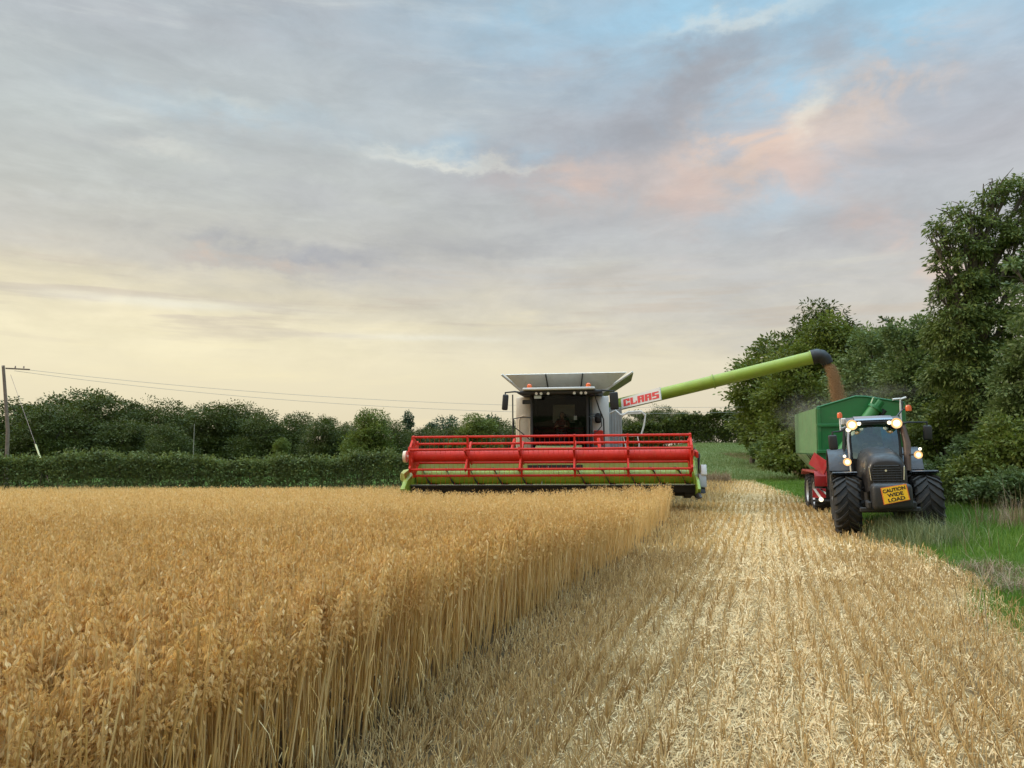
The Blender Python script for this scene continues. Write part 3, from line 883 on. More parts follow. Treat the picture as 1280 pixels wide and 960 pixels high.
F_HAZE = leafmat('leaf_haze', [(0, (0.043, 0.075, 0.044, 1)), (.6, (0.072, 0.109, 0.064, 1)), (1, (0.108, 0.143, 0.080, 1))], trans=.25, nscale=.3, hue_noise=.5)  # bluish air of distance mixed into the leaf colour
F_HEDGE = leafmat('leaf_hedge', [(0, (0.066, 0.078, 0.027, 1)), (.45, (0.116, 0.150, 0.044, 1)), (.8, (0.187, 0.233, 0.064, 1)), (1, (0.299, 0.299, 0.101, 1))], trans=.3, nscale=.7, hue_noise=.6)

def leaf_cloud(r, centres, radii, n, size, droop=0.0, narrow=.5, clumps=26, spread=.22, shell=.55):
    """leaves gathered in sprays through the volume of several lobes -> verts, quads"""
    C, w_ = np.asarray(centres, float), np.asarray(radii, float)
    vol = w_.prod(1) ** (2 / 3)
    pk = r.choice(len(C), size=int(clumps * len(C)), p=vol / vol.sum())
    d = r.normal(size=(len(pk), 3)); d /= np.linalg.norm(d, axis=1)[:, None]
    d[:, 2] = np.where(d[:, 2] < -.5, -d[:, 2] * .3, d[:, 2])
    rad = shell + (1 - shell) * r.random(len(pk)) ** .6
    far = r.random(len(pk)) < .10
    rad = np.where(far, rad * r.uniform(1.05, 1.28, len(pk)), rad)
    K = C[pk] + d * w_[pk] * rad[:, None]
    ks = spread * w_[pk].mean(1) * r.uniform(.55, 1.3, len(pk))
    wt = ks ** 1.5; q = r.choice(len(K), size=n, p=wt / wt.sum())
    off = r.normal(size=(n, 3)) * ks[q][:, None] * np.array([1, 1, .62])
    Pt = K[q] + off
    Pt[:, 2] -= droop * np.hypot(off[:, 0], off[:, 1]) * .8
    # leaf orientation: outwards from its spray, tipped down
    ax = d[q] * .6 + off / (np.linalg.norm(off, axis=1)[:, None] + 1e-6) + r.normal(0, .45, (n, 3))
    ax[:, 2] -= .25 + droop
    ax /= np.linalg.norm(ax, axis=1)[:, None]
    sd = np.cross(ax, r.normal(size=(n, 3)) + np.array([0, 0, .9])); sd /= np.linalg.norm(sd, axis=1)[:, None]
    L = (size * r.uniform(.6, 1.35, n))[:, None]; W = L * narrow * .5
    V = np.stack([Pt, Pt + ax * L * .45 + sd * W, Pt + ax * L, Pt + ax * L * .45 - sd * W], 1).reshape(-1, 3)
    return V, (np.arange(n * 4).reshape(n, 4))

def limbs(r, h0, centres, tr, fine=0):
    mb = MB()
    C = [Vector(c) for c in centres]
    top = max(c.z for c in C)
    pts = [Vector((r.normal(0, .03) * z, r.normal(0, .03) * z, z)) for z in np.linspace(-.3, top * .9, 7)]
    mb.tube(pts, [tr * 1.25] + [tr * (1 - .14 * i) for i in range(1, 7)], 9)
    for c in C:
        k = min(range(7), key=lambda i: abs(pts[i].z - max(h0 * .8, c.z * .62)))
        a = pts[k]; mid = a.lerp(c, .5) + Vector((r.normal(0, .15), r.normal(0, .15), .25))
        mb.tube([a, mid, c], [tr * .45, tr * .3, tr * .12], 6)
        for _ in range(fine):
            e = c + Vector(r.normal(0, 1, 3)) * .35
            mb.tube([mid.lerp(c, r.uniform(.2, .9)), c.lerp(e, .5) + Vector((0, 0, .1)), e], [tr * .14, tr * .09, tr * .035], 5)
    return mb

def tree(name, label, loc, lobes, n, size, lm, trunk_r=.18, h0=1.5, seed=1, group=None, droop=0.0, narrow=.5, fine=0, cat='tree', rz=0.0, clumps=26, spread=.22, shell=.55):
    r = np.random.default_rng(seed)
    t = thing(name, label, cat, (loc[0], loc[1], float(H(loc[0], loc[1]))), rz, group)
    C = [l[:3] for l in lobes]; W = [l[3:6] if len(l) > 4 else (l[3],) * 3 for l in lobes]
    limbs(r, h0, C, trunk_r, fine).build('trunk', m_bark, t)
    V, F = leaf_cloud(r, C, W, n, size, droop, narrow, clumps, spread, shell)
    np_mesh('crown', V, F, lm, t)
    return t

def dome(r, h, wd, k=9, low=.12, conic=0.0):
    """lobes of a rounded crown h tall and wd wide"""
    out = []
    for i in range(k):
        f = (i + .5) / k
        z = h * (low + (1 - low) * f) * .92
        s_ = math.sin(math.pi * min(1, .18 + .80 * f)) ** .8 * (1 - conic * f)
        a = i * 2.4 + r.uniform(-.5, .5)
        rr = wd * .5 * s_ * r.uniform(.3, .62)
        q = wd * .30 * (.55 + .6 * s_) * r.uniform(.8, 1.15)
        out.append((math.cos(a) * rr, math.sin(a) * rr, z, q, q, q * .78))
    return out

# --- wood beyond the left hedge: eight crown shapes, copied
def far_protos():
    out = []
    for k in range(8):
        r = np.random.default_rng(400 + k)
        h = 8.0; wd = [6.5, 7.5, 5.2, 8.0, 6.0, 7.0, 4.6, 6.8][k]
        lm = [F_DARK, F_DARK, F_DARK, F_DARK, F_MID, F_DARK, F_MID, F_DARK][k]
        lobes = dome(r, h, wd, 10, .10, [.0, .1, .25, 0, .15, .05, .3, .1][k])
        out.append((lobes, 24000, .23, lm, r))
    return out
FAR = far_protos()
FAR_OBJ = [None] * 8
def far_tree(k, px_, yd, top_py, wscale, label, group='trees of the wood beyond the left hedge', rz=0.0):
    p = at(px_, 560, yd); z0 = float(H(p.x, yd))
    hgt = at(px_, top_py, yd).z - z0
    if FAR_OBJ[k] is None:
        lobes, n, s_, lm, r = FAR[k]
        t = tree('broadleaf_tree', label, (p.x, yd), lobes, n, s_, lm, .2, 1.2, 400 + k, group, clumps=34, spread=.20)
        FAR_OBJ[k] = t
    else:
        t = copy_tree(FAR_OBJ[k]); t['label'] = label
        t.location = (p.x, yd, z0)
    t.rotation_euler.z = rz
    s_ = hgt / 8.2
    t.scale = (s_ * wscale * 1.4, s_ * wscale * 1.4, s_)
    return t
# px, distance, top py, shape, width, label
LEFT = [
 (-60, 84, 497, 3, 1.0, 'broad dark tree left of the wooden pole, cut by the picture edge'),
 (22, 88, 496, 0, 1.1, 'broad dark tree just right of the wooden pole'),
 (58, 80, 505, 5, .9, 'low dark tree behind the foot of the pole guy wire'),
 (90, 92, 488, 1, .9, 'dark green tree left of the tall round topped tree'),
 (120, 86, 486, 0, .82, 'tallest tree of the left wood with a round dome top'),
 (163, 90, 496, 2, .75, 'narrow round headed tree beside the sky gap in the left wood'),
 (150, 82, 523, 5, 1.0, 'low dark tree under the sky gap in the left wood'),
 (203, 88, 501, 3, .75, 'pointed topped tree right of the sky gap'),
 (234, 94, 510, 7, .8, 'low tree in the dip behind the thin pale post'),
 (205, 80, 530, 1, .8, 'small green tree standing low at the wood edge'),
 (268, 88, 503, 5, .9, 'dark tree in the long even part of the wood, nearest the dip'),
 (302, 92, 505, 3, .8, 'dark tree in the middle of the long even part of the wood'),
 (330, 86, 515, 7, .8, 'last dark tree of the long even part of the wood'),
 (368, 90, 516, 1, .7, 'broad tree at the right end of the dark wood'),
 (352, 76, 545, 6, .7, 'small olive shoot of a tree rising behind the hedge'),
 (402, 84, 520, 5, .75, 'dark rounded tree between the broad end tree and open gap'),
 (432, 92, 530, 7, .7, 'low dark tree in the open gap left of the feathery tree'),
 (466, 80, 510, 4, .75, 'feathery topped green tree left of the harvester header'),
 (490, 84, 526, 1, .6, 'low tree directly behind the left end of the red reel'),
 (520, 96, 536, 5, .7, 'dark tree between the feathery tree and the slim column tree'),
 (545, 100, 538, 7, .7, 'dark low tree beneath the far hill left of the cab'),
 (598, 92, 516, 4, .85, 'green bushy tree behind the left half of the reel'),
 (622, 100, 522, 5, .8, 'blue green tree close to the left cab mirror'),
 (570, 84, 545, 6, .8, 'low olive tree seen just above the red reel'),
 (447, 100, 527, 3, .8, 'dark backing tree behind the open gap left of the feathery tree'),
 (538, 108, 531, 0, .8, 'dark backing tree right of the slim column tree'),
 (575, 110, 529, 3, .8, 'dark backing tree left of the green bushy tree behind the reel'),
 (650, 96, 528, 3, .9, 'dark tree mostly hidden behind the harvester cab'),
]
for i, (px_, yd, tp, k, ws, lb) in enumerate(LEFT):
    far_tree(k, px_, yd, tp, ws, lb, rz=i * 1.3)
# wood behind the harvester on the right of the cab
MIDT = [
 (800, 118, 512, 0, .9, 'dark tree just right of the harvester cab under the name panel'),
 (828, 116, 508, 3, .8, 'dark round tree below the green unloading pipe'),
 (858, 118, 514, 5, .8, 'dark tree behind the red reel right end'),
 (884, 120, 523, 7, .75, 'low dark tree in the line above the green field'),
 (908, 118, 527, 2, .8, 'lowest tree of the line where it meets the tall wood'),
 (775, 120, 520, 5, .8, 'dark tree hidden behind the harvester side panel'),
 (935, 112, 515, 3, .9, 'dark tree in the corner between field hedge and tall wood'),
]
for i, (px_, yd, tp, k, ws, lb) in enumerate(MIDT):
    far_tree(k, px_, yd, tp, ws, lb, group='trees along the top of the green field', rz=i * 1.7 + .4)
# distant hill crest and column tree
t = tree('column_tree', 'slim dark column shaped tree rising above the far treeline', (at(510, 560, 150).x, 150),
         [(0, 0, 1.5 + i * .95, .85, .85, .9) for i in range(9)], 3800, .34, F_HAZE, .15, 1, 77)
t.scale.z = (at(510, 514, 150).z - t.location.z) / 10.2
for (px_, yd, tp, wd, k, lb) in ((560, 330, 519, 14, 0, 'domed grey green tree clump on the far hill crest'), (539, 340, 526, 9, 1, 'small grey green tree on the far hill left of the domed clump'),
                              (612, 300, 521, 12, 2, 'far blue green tree on the hill near the cab mirror')):
    p = at(px_, 560, yd); z0 = float(H(p.x, yd)); hh = at(px_, tp, yd).z - z0
    tree('distant_tree', lb, (p.x, yd), dome(np.random.default_rng(90 + k), hh, wd, 9, .05), 4200, 1.0, F_HAZE, .4, 2, 90 + k, 'trees on the far hill', clumps=18, spread=.26)

# --- the tall wood on the right
def rt(name, label, px_, yd, lobes_px, n, size, lm, seed, **kw):
    """crown lobes given as (pixel x, pixel y, depth offset, radius m)"""
    p = at(px_, 560, yd); z0 = float(H(p.x, yd))
    L = []
    for (qx, qy, dy, *rr) in lobes_px:
        q = at(qx, qy, yd + dy)
        if seed == 507: rr = [v * 1.16 for v in rr]
        L.append((q.x - p.x, dy, q.z - z0, *(rr if len(rr) == 3 else (rr[0], rr[0], rr[0] * .85))))
    return tree(name, label, (p.x, yd), L, n, size, lm, seed=seed, group='trees of the wood along the right field edge', **kw)

rt('broadleaf_tree', 'dark green tree at the far end of the right wood, beside the pipe', 940, 66,
   [(950, 550, 0, 1.5), (936, 528, 0, 1.4), (944, 500, 0, 1.9), (955, 470, 0, 2.4), (965, 440, 1, 1.7), (966, 538, -2, 1.9), (985, 490, 1, 2.3)], 22000, .33, F_MID, 501, trunk_r=.22)
rt('conifer_tree', 'tall dark spiky topped tree behind the unloading pipe', 1028, 60,
   [(1020, 393, 0, 1.3, 1.3, 1.1), (1042, 398, 0, 1.3, 1.3, 1.1), (1005, 408, 0, 1.3, 1.3, .9), (1032, 420, 0, 2.0), (1055, 415, 0, 1.2), (1010, 440, 0, 2.0), (1050, 450, 0, 2.0), (1030, 480, 0, 2.4), (985, 428, -1, 1.2, 1.2, .8), (968, 440, -1, 1.0, 1, .8)],
   11000, .34, F_DARK, 502, trunk_r=.22, clumps=34, spread=.15, narrow=.35, shell=.5)
rt('broadleaf_tree', 'mid green dome tree directly behind the grain spout tip', 1010, 49,
   [(1000, 560, 0, 2.0), (985, 535, 0, 1.6), (1030, 545, 0, 2.0), (985, 500, 0, 1.9), (1020, 500, -1, 2.0), (1050, 490, 0, 2.0), (1000, 462, 0, 1.8), (1040, 440, 0, 1.9), (1068, 440, 0, 1.6), (1030, 415, 0, 1.2), (985, 570, 0, 1.2)],
   48000, .24, F_MID, 503, trunk_r=.24)
rt('broadleaf_tree', 'olive leaved tree behind the trailer, below the notch in the skyline', 1092, 42,
   [(1085, 560, 0, 1.7), (1070, 520, 0, 1.6), (1100, 520, 0, 1.7), (1085, 480, 0, 1.6), (1110, 470, 0, 1.5), (1092, 440, 0, 1.3), (1112, 425, 0, 1.1), (1120, 550, 0, 1.7)],
   36000, .20, F_OLIVE, 504, trunk_r=.2)
rt('spiky_tree', 'thin bare tipped leader poking above the right wood skyline', 1108, 52,
   [(1108, 402, 0, .35, .35, .5), (1112, 412, 0, .5, .5, .4), (1100, 415, 0, .5, .5, .4), (1108, 430, 0, .9)], 1500, .26, F_DARK, 505, trunk_r=.14, clumps=14, spread=.2)
rt('broadleaf_tree', 'olive grey tree with a level top left of the tallest tree', 1148, 34,
   [(1140, 560, 0, 1.3), (1170, 545, 0, 1.3), (1135, 515, 0, 1.3), (1165, 500, 0, 1.3), (1140, 470, 0, 1.25), (1170, 460, 0, 1.2), (1135, 430, 0, 1.0), (1160, 420, 0, 1.0), (1180, 425, 0, 1.0), (1146, 408, 0, .6), (1120, 415, 0, .6)],
   44000, .165, F_OLIVE, 506, trunk_r=.18)
rt('ash_tree', 'tallest tree on the right, loose drooping sprays with sky showing through', 1225, 25,
   [(1196, 276, 0, .62, .62, .5), (1185, 300, 0, .52, .52, .45), (1172, 292, 0, .3, .3, .3), (1205, 315, 0, .7), (1185, 335, 0, .45, .45, .4), (1240, 248, 0, .5, .5, .42), (1262, 240, 0, .55, .55, .45), (1230, 238, 0, .25), (1255, 280, .4, .55), (1232, 290, 0, .62, .62, .5),
    (1275, 300, 0, .7), (1215, 350, 0, .75), (1245, 335, .3, .6), (1180, 372, 0, .42, .42, .36), (1200, 395, 0, .75), (1235, 400, 0, .85), (1190, 420, 0, .7), (1215, 445, 0, .9), (1250, 425, .5, .6), (1195, 470, 0, .9), (1225, 500, 0, .9), (1164, 298, 0, .2, .2, .16), (1170, 368, 0, .26, .26, .2), (1176, 332, 0, .22, .22, .18), (1246, 230, 0, .3, .3, .22), (1206, 264, 0, .26, .26, .2), (1190, 352, 0, .5), (1225, 312, .2, .6), (1212, 375, .2, .65), (1240, 365, 0, .6), (1268, 345, .2, .65), (1225, 268, 0, .35), (1300, 330, 0, .8), (1300, 260, .4, .7), (1305, 400, 0, .7), (1330, 290, 0, .9), (1320, 225, 0, .7), (1285, 228, 0, .45), (1345, 350, 0, .9)],
   60000, .15, F_ASH, 507, trunk_r=.20, droop=.6, narrow=.36, fine=4, clumps=26, spread=.145, shell=.45)
rt('ivy_clad_tree', 'very dark ivy covered trunk beside the tallest tree', 1222, 27,
   [(1215, 430, 0, .9), (1225, 470, 0, 1.0), (1210, 510, 0, 1.0), (1235, 530, 0, 1.0), (1220, 570, 0, 1.1)], 11000, .16, F_DARK, 508, trunk_r=.25)
rt('hazel_tree', 'lighter leaved tree at the right picture edge below the tallest tree', 1290, 22,
   [(1270, 480, 0, .7), (1295, 450, 0, .8), (1265, 525, 0, .75), (1300, 510, 0, .9), (1255, 560, 0, .7), (1285, 570, 0, .9), (1280, 420, 0, .4), (1310, 600, 0, .9), (1262, 440, .3, .3)], 36000, .125, F_OLIVE, 509, trunk_r=.13)
rt('ash_tree', 'pale tipped branch of ash reaching in from the right picture edge', 1330, 21,
   [(1270, 335, 0, .42, .42, .28), (1288, 355, 0, .5, .5, .32), (1282, 322, 0, .35), (1300, 395, 0, .6), (1320, 430, 0, .8), (1330, 360, 0, .8), (1340, 480, 0, .9)], 9000, .15, F_OLIVE, 510, trunk_r=.15, droop=.5, narrow=.4, fine=2)
for i, (px_, yd, tp, k, lb) in enumerate((
        (985, 78, 470, 3, 'dark tree deep behind the conical spiky tree'), (1060, 74, 455, 0, 'dark backing tree behind the dome tree and trailer'),
        (1120, 62, 450, 5, 'dark backing tree behind the level topped tree'), (1185, 52, 455, 3, 'dark backing tree left of the ivy covered trunk'),
        (1265, 46, 480, 0, 'dark backing tree behind the hazel at the right edge'))):
    far_tree(k, px_, yd, tp, .9, lb, group='trees of the wood along the right field edge', rz=i * 2.1)
# bushes along the foot of the wood
def bush(label, px_, yd, wd, top_py, n, size, lm, seed, dy=0.0):
    p = at(px_, 560, yd); z0 = float(H(p.x, yd)); hh = at(px_, top_py, yd).z - z0
    r = np.random.default_rng(seed)
    lobes = [(r.uniform(-.5, .5) * wd, r.uniform(-.35, .35) * wd, hh * f, wd * .3, wd * .3, hh * .27) for f in (.2, .3, .35, .5, .55, .7, .78)]
    t = thing('bush', label, 'bush', (p.x, yd, z0), 0, 'bushes at the foot of the right wood')
    mb = MB()
    for k in range(7):
        a = r.uniform(0, 6.3)
        mb.tube([(0.1 * math.cos(a), .1 * math.sin(a), -.1), (wd * .15 * math.cos(a), wd * .15 * math.sin(a), hh * .4), (wd * .3 * math.cos(a), wd * .3 * math.sin(a), hh * .8)], [.03, .02, .008], 5)
    mb.build('stems', m_bark, t)
    V, F = leaf_cloud(r, [l[:3] for l in lobes], [l[3:] for l in lobes], n, size, .1, .6, 22, .22, .45)
    np_mesh('foliage', V, F, lm, t)
bush('leafy green bush right of the tractor mirror', 1190, 26, 2.6, 500, 13000, .14, F_MID, 601)
bush('bramble bush with pale leaves right of the tractor', 1232, 22.5, 2.3, 535, 13000, .12, F_OLIVE, 602)
bush('broad bush at the right picture edge above the verge', 1292, 20, 2.2, 520, 12000, .11, F_MID, 603)
bush('low bush behind the tractor rear wheel', 1160, 30, 2.6, 545, 9000, .15, F_OLIVE, 604)
bush('shaded bush behind the grain trailer front', 1100, 36, 3.2, 530, 9000, .19, F_DARK, 605)
bush('green bush left of the grain trailer', 1008, 45, 3.4, 535, 9000, .22, F_MID, 606)
bush('small bush at the far corner of the wood by the green field', 972, 60, 2.6, 552, 6000, .26, F_OLIVE, 607)
bush('dark bush deep between the trailer and the dome tree', 1045, 44, 3.4, 515, 8000, .22, F_DARK, 608)
bush('low weedy bush below the hazel on the verge', 1262, 19.0, 1.8, 590, 9000, .10, F_OLIVE, 609)
bush('low weedy bush just right of the tractor front tyre', 1212, 21.5, 1.8, 585, 8000, .11, F_OLIVE, 610)

# --- clipped field hedge on the left and the dark hedge at the top of the green field
def hedge(name, label, a, b, h, wd, n, size, lm, seed, top_var=.32):
    r = np.random.default_rng(seed)
    a, b = Vector(a), Vector(b); L = (b - a).length
    d = (b - a).normalized(); sd = Vector((-d.y, d.x))
    t = thing(name, label, 'hedge', (a.x, a.y, float(H(a.x, a.y))))
    u = r.uniform(0, L, n)
    hh = h + top_var * (np.sin(u * .35 + 1) * .4 + np.sin(u * 1.1) * .3 + np.sin(u * 2.9 + 2) * .3)
    v = r.random(n)
    topf = r.random(n) < .42
    z = np.where(topf, hh * (1 + r.normal(0, .055, n)), hh * v)
    lat = np.where(topf, r.uniform(-.5, .5, n), -.5 + r.normal(0, .10, n) + .3 * (r.random(n) < .25)) * wd * (1 - .25 * z / h)
    shoot = r.random(n) < .04
    z = np.where(shoot, hh * r.uniform(1.0, 1.22, n), z)
    clump = .5 + .5 * np.sin(u * 3.1 + np.sin(z * 4) * 2) * np.sin(z * 3.3 + u * 1.7)
    k = (r.random(n) < .45 + .55 * clump) & ~((z < h * .35) & (r.random(n) < .5))
    u, z, lat = u[k], z[k], lat[k]; n = len(u)
    wx = a.x + d.x * u + sd.x * lat; wy = a.y + d.y * u + sd.y * lat
    P_ = np.stack([wx - a.x, wy - a.y, z + H(wx, wy) - t.location.z], 1)
    ax = r.normal(0, 1, (n, 3)) + np.array([-sd.x * .3, -sd.y * .5, .35]); ax /= np.linalg.norm(ax, axis=1)[:, None]
    s_ = np.cross(ax, r.normal(size=(n, 3))); s_ /= np.linalg.norm(s_, axis=1)[:, None]
    Lf = (size * r.uniform(.6, 1.4, n))[:, None]
    V = np.stack([P_, P_ + ax * Lf * .5 + s_ * Lf * .28, P_ + ax * Lf, P_ + ax * Lf * .5 - s_ * Lf * .28], 1).reshape(-1, 3)
    np_mesh('foliage', V, np.arange(n * 4).reshape(n, 4), lm, t)
    mb = MB()
    for q in np.arange(0.3, L, .42):
        o = a + d * q + sd * r.normal(0, wd * .2)
        g = float(H(o.x, o.y)) - t.location.z
        for _ in range(3):
            e = Vector((o.x - a.x + r.normal(0, .28), o.y - a.y + r.normal(0, .28), g + h * r.uniform(.6, .95)))
            mb.tube([(o.x - a.x, o.y - a.y, g - .1), e], [.028, .010], 4)
    mb.build('stems', m_bark, t)
    return t
pa, pb = at(-260, 560, 47.5), at(690, 560, 47.5)
hedge('field_hedge', 'long clipped green hedge along the far side of the oat field', (pa.x, 47.0), (pb.x, 48.0), 2.28, 1.7, 150000, .15, F_HEDGE, 31)
pa, pb = at(740, 560, 112), at(960, 560, 108)
hedge('dark_hedge', 'dark tall hedge along the top of the rising green field', (pa.x, 112), (pb.x, 108), 3.6, 2.0, 26000, .4, F_DARK, 32, .6)
m_weed = leafmat('hedge_weeds', [(0, (0.05, 0.045, 0.02, 1)), (.6, (0.10, 0.095, 0.04, 1)), (1, (0.24, 0.19, 0.10, 1))], trans=.2, nscale=.6, hue_noise=.5)
# weeds and pale stalks along the foot of the near hedge
x = rng.uniform(-40, 3, 24000); y = rng.normal(46.0, .35, 24000)
grass_mesh('hedge_bottom_grass', x, y, rng.gamma(4, .12, 24000) + .15, rng.uniform(.008, .016, 24000), m_weed, 'tall weeds and grass along the foot of the clipped hedge', 'weeds', lean=.4)

# --- wooden pole with its stay, and the two wires
m_wood = mat('pole_wood', (0.20, 0.145, 0.105), .85, var=.25, vscale=5, bump=.3, bscale=25)
m_wire = mat('wire', (0.40, 0.38, 0.36), .6)
m_ins = mat('insulator', (0.30, 0.20, 0.16), .25)
m_sleeve = mat('stay_sleeve', (0.62, 0.58, 0.30), .5)
YP = 50.0
pb_, pt_ = at(8, 600, YP), at(4, 457, YP)
z0 = float(H(pb_.x, YP))
pole = thing('utility_pole', 'weathered wooden power pole with a crossarm rising behind the hedge', 'pole', (pb_.x, YP, z0))
h_ = pt_.z - z0
MB().tube([(0, 0, -.4), (-.08, 0, h_ * .5), (pt_.x - pb_.x, 0, h_)], [.12, .11, .09], 12).build('pole', m_wood, pole)
MB().box((.35, 0, h_ - .22), (1.4, .08, .09), (0, .03, .3), .01).build('crossarm', m_wood, pole)
for q in (-.55, .15, .62):
    MB().lathe([(0, 0), (0, .03), (.05, .05), (.09, .03), (.13, .045), (.17, 0)], (q, q * .3, h_ - .16), 'z', 10).build('insulator', m_ins, pole)
g = at(52, 577, 47.0)
gl = Vector((g.x - pb_.x, 47.0 - YP, float(H(g.x, 47.0)) - z0))
top = Vector((-.1, 0, h_ - .6)); foot = Vector((g.x - pb_.x, -3.0, g.z - z0)) ; foot = foot + (foot - top).normalized() * 1.6
stay = MB().tube([top, foot], .013, 6).build('stay_wire', m_ins, pole)
f1 = foot + (top - foot).normalized() * 1.5; f2 = foot + (top - foot).normalized() * 3.0
MB().tube([f1, f2], .05, 8).build('stay_sleeve', m_sleeve, stay)
for k, pp_ in enumerate((((20, 460.5), (260, 485), (520, 502), (900, 509)), ((18, 463), (260, 493), (520, 509), (900, 516)))):
    q_ = np.polyfit([p[0] for p in pp_], [p[1] for p in pp_], 2 if k else 2)
    A = at(pp_[0][0], float(np.polyval(q_, pp_[0][0])), YP)
    pts = []
    for px_ in np.linspace(pp_[0][0], 930, 26):
        pts.append(at(px_, float(np.polyval(q_, px_)), YP + 14 * (px_ - 20) / 900))
    o = MB().tube([p - A for p in pts], .012, 5).build('power_line', m_wire)
    o.location = A
    tag(o, ['upper thin power wire sagging from pole towards the harvester', 'lower thin power wire sagging from pole towards the harvester'][k], 'wire', 'wires from the wooden pole')
# a pale post among the trees
m_post = mat('pale_post', (0.26, 0.24, 0.20), .8)
for px_, tp, lb in ((242, 530, 'thin pale post standing at the edge of the left wood'),):
    p = at(px_, 560, 74); z0 = float(H(p.x, 74))
    o = MB().tube([(0, 0, -.2), (0, 0, at(px_, tp, 74).z - z0)], [.035, .03], 6).build('post', m_post)
    o.location = (p.x, 74, z0); tag(o, lb, 'post')
# ------------------------------------------------------------------ machine materials
m_red = mat('reel_red', (0.60, 0.026, 0.010), .5, coat=.05, spec=.3, var=.12, vscale=3, dirt=(0.36, 0.20, 0.10, 1), dirt_amt=.28)
m_redd = mat('chassis_red', (0.33, 0.012, 0.016), .45, coat=.2, var=.12, vscale=4, dirt=(0.25, 0.17, 0.10, 1), dirt_amt=.3)
m_lime = mat('seed_green', (0.25, 0.35, 0.034), .42, coat=.2, var=.10, vscale=3, dirt=(0.42, 0.34, 0.16, 1), dirt_amt=.28)
m_limed = mat('dusty_green', (0.40, 0.44, 0.13), .6, var=.15, vscale=3, dirt=(0.48, 0.38, 0.20, 1), dirt_amt=.6)
m_auger = mat('auger_green', (0.24, 0.34, 0.025), .4, var=.15, vscale=4, dirt=(0.34, 0.30, 0.10, 1), dirt_amt=.35)
m_panel = mat('panel_white', (0.66, 0.65, 0.62), .42, coat=.2, var=.06, vscale=2, dirt=(0.48, 0.40, 0.28, 1), dirt_amt=.35)
m_cream = mat('panel_sunlit_dusty', (0.74, 0.64, 0.50), .5, var=.08, vscale=2, dirt=(0.50, 0.38, 0.24, 1), dirt_amt=.4)  # low sun's warm tone mixed into the panel white, plus dust
m_grey = mat('panel_grey', (0.36, 0.37, 0.37), .5, var=.08, vscale=3, dirt=(0.40, 0.34, 0.25, 1), dirt_amt=.3)
m_tank = mat('tank_grey', (0.70, 0.68, 0.62), .55, var=.08, vscale=2, dirt=(0.42, 0.35, 0.24, 1), dirt_amt=.35)
m_tanku = mat('tank_green', (0.20, 0.24, 0.10), .6, var=.1, vscale=2, dirt=(0.35, 0.30, 0.18, 1), dirt_amt=.3)
m_black = mat('black_plastic', (0.016, 0.016, 0.017), .45, var=.2, vscale=6, dirt=(0.12, 0.10, 0.075, 1), dirt_amt=.25)
m_iron = mat('dark_iron', (0.022, 0.020, 0.019), .6, var=.25, vscale=8, dirt=(0.11, 0.085, 0.055, 1), dirt_amt=.4)
m_rubber = mat('tyre_rubber', (0.020, 0.019, 0.018), .8, var=.25, vscale=7, dirt=(0.10, 0.08, 0.055, 1), dirt_amt=.45)
m_steel = mat('worn_steel', (0.45, 0.43, 0.40), .38, .8, var=.2, vscale=14)
m_silver = mat('rim_silver', (0.52, 0.52, 0.53), .4, .5, var=.12, vscale=6, dirt=(0.25, 0.2, 0.14, 1), dirt_amt=.3)
m_whitetube = mat('rail_white', (0.72, 0.70, 0.66), .4)
m_beacon = mat('beacon_orange', (0.75, 0.13, 0.03), .2, coat=.4)
m_lens = mat('lamp_lens', (0.75, 0.75, 0.72), .12, coat=.6)
m_logo = mat('letter_red', (0.62, 0.03, 0.035), .5)
m_dark_in = mat('cab_lining', (0.030, 0.028, 0.027), .8, var=.2)
m_seat = mat('seat_cloth', (0.035, 0.035, 0.040), .9)
m_window = mat('rear_panel', (0.50, 0.53, 0.46), .5)
g_cab = glass('cab_glass', (0.46, 0.47, 0.45), refl=.0, ior=1.22)
g_trac = glass('tractor_glass', (0.40, 0.50, 0.52), refl=.17, rough=.04, gcol=(.62, .86, 1.0))  # gloss tinted blue to paint in a bluer sky reflection
m_skin = mat('skin', (0.42, 0.24, 0.165), .55, var=.06)
m_hair = mat('hair', (0.028, 0.019, 0.013), .8)
m_maroon = mat('maroon_top', (0.12, 0.025, 0.03), .9, var=.15)
m_jeans = mat('dark_trousers', (0.025, 0.03, 0.045), .9, var=.15)
m_navy = mat('navy_top', (0.035, 0.06, 0.13), .9, var=.15)

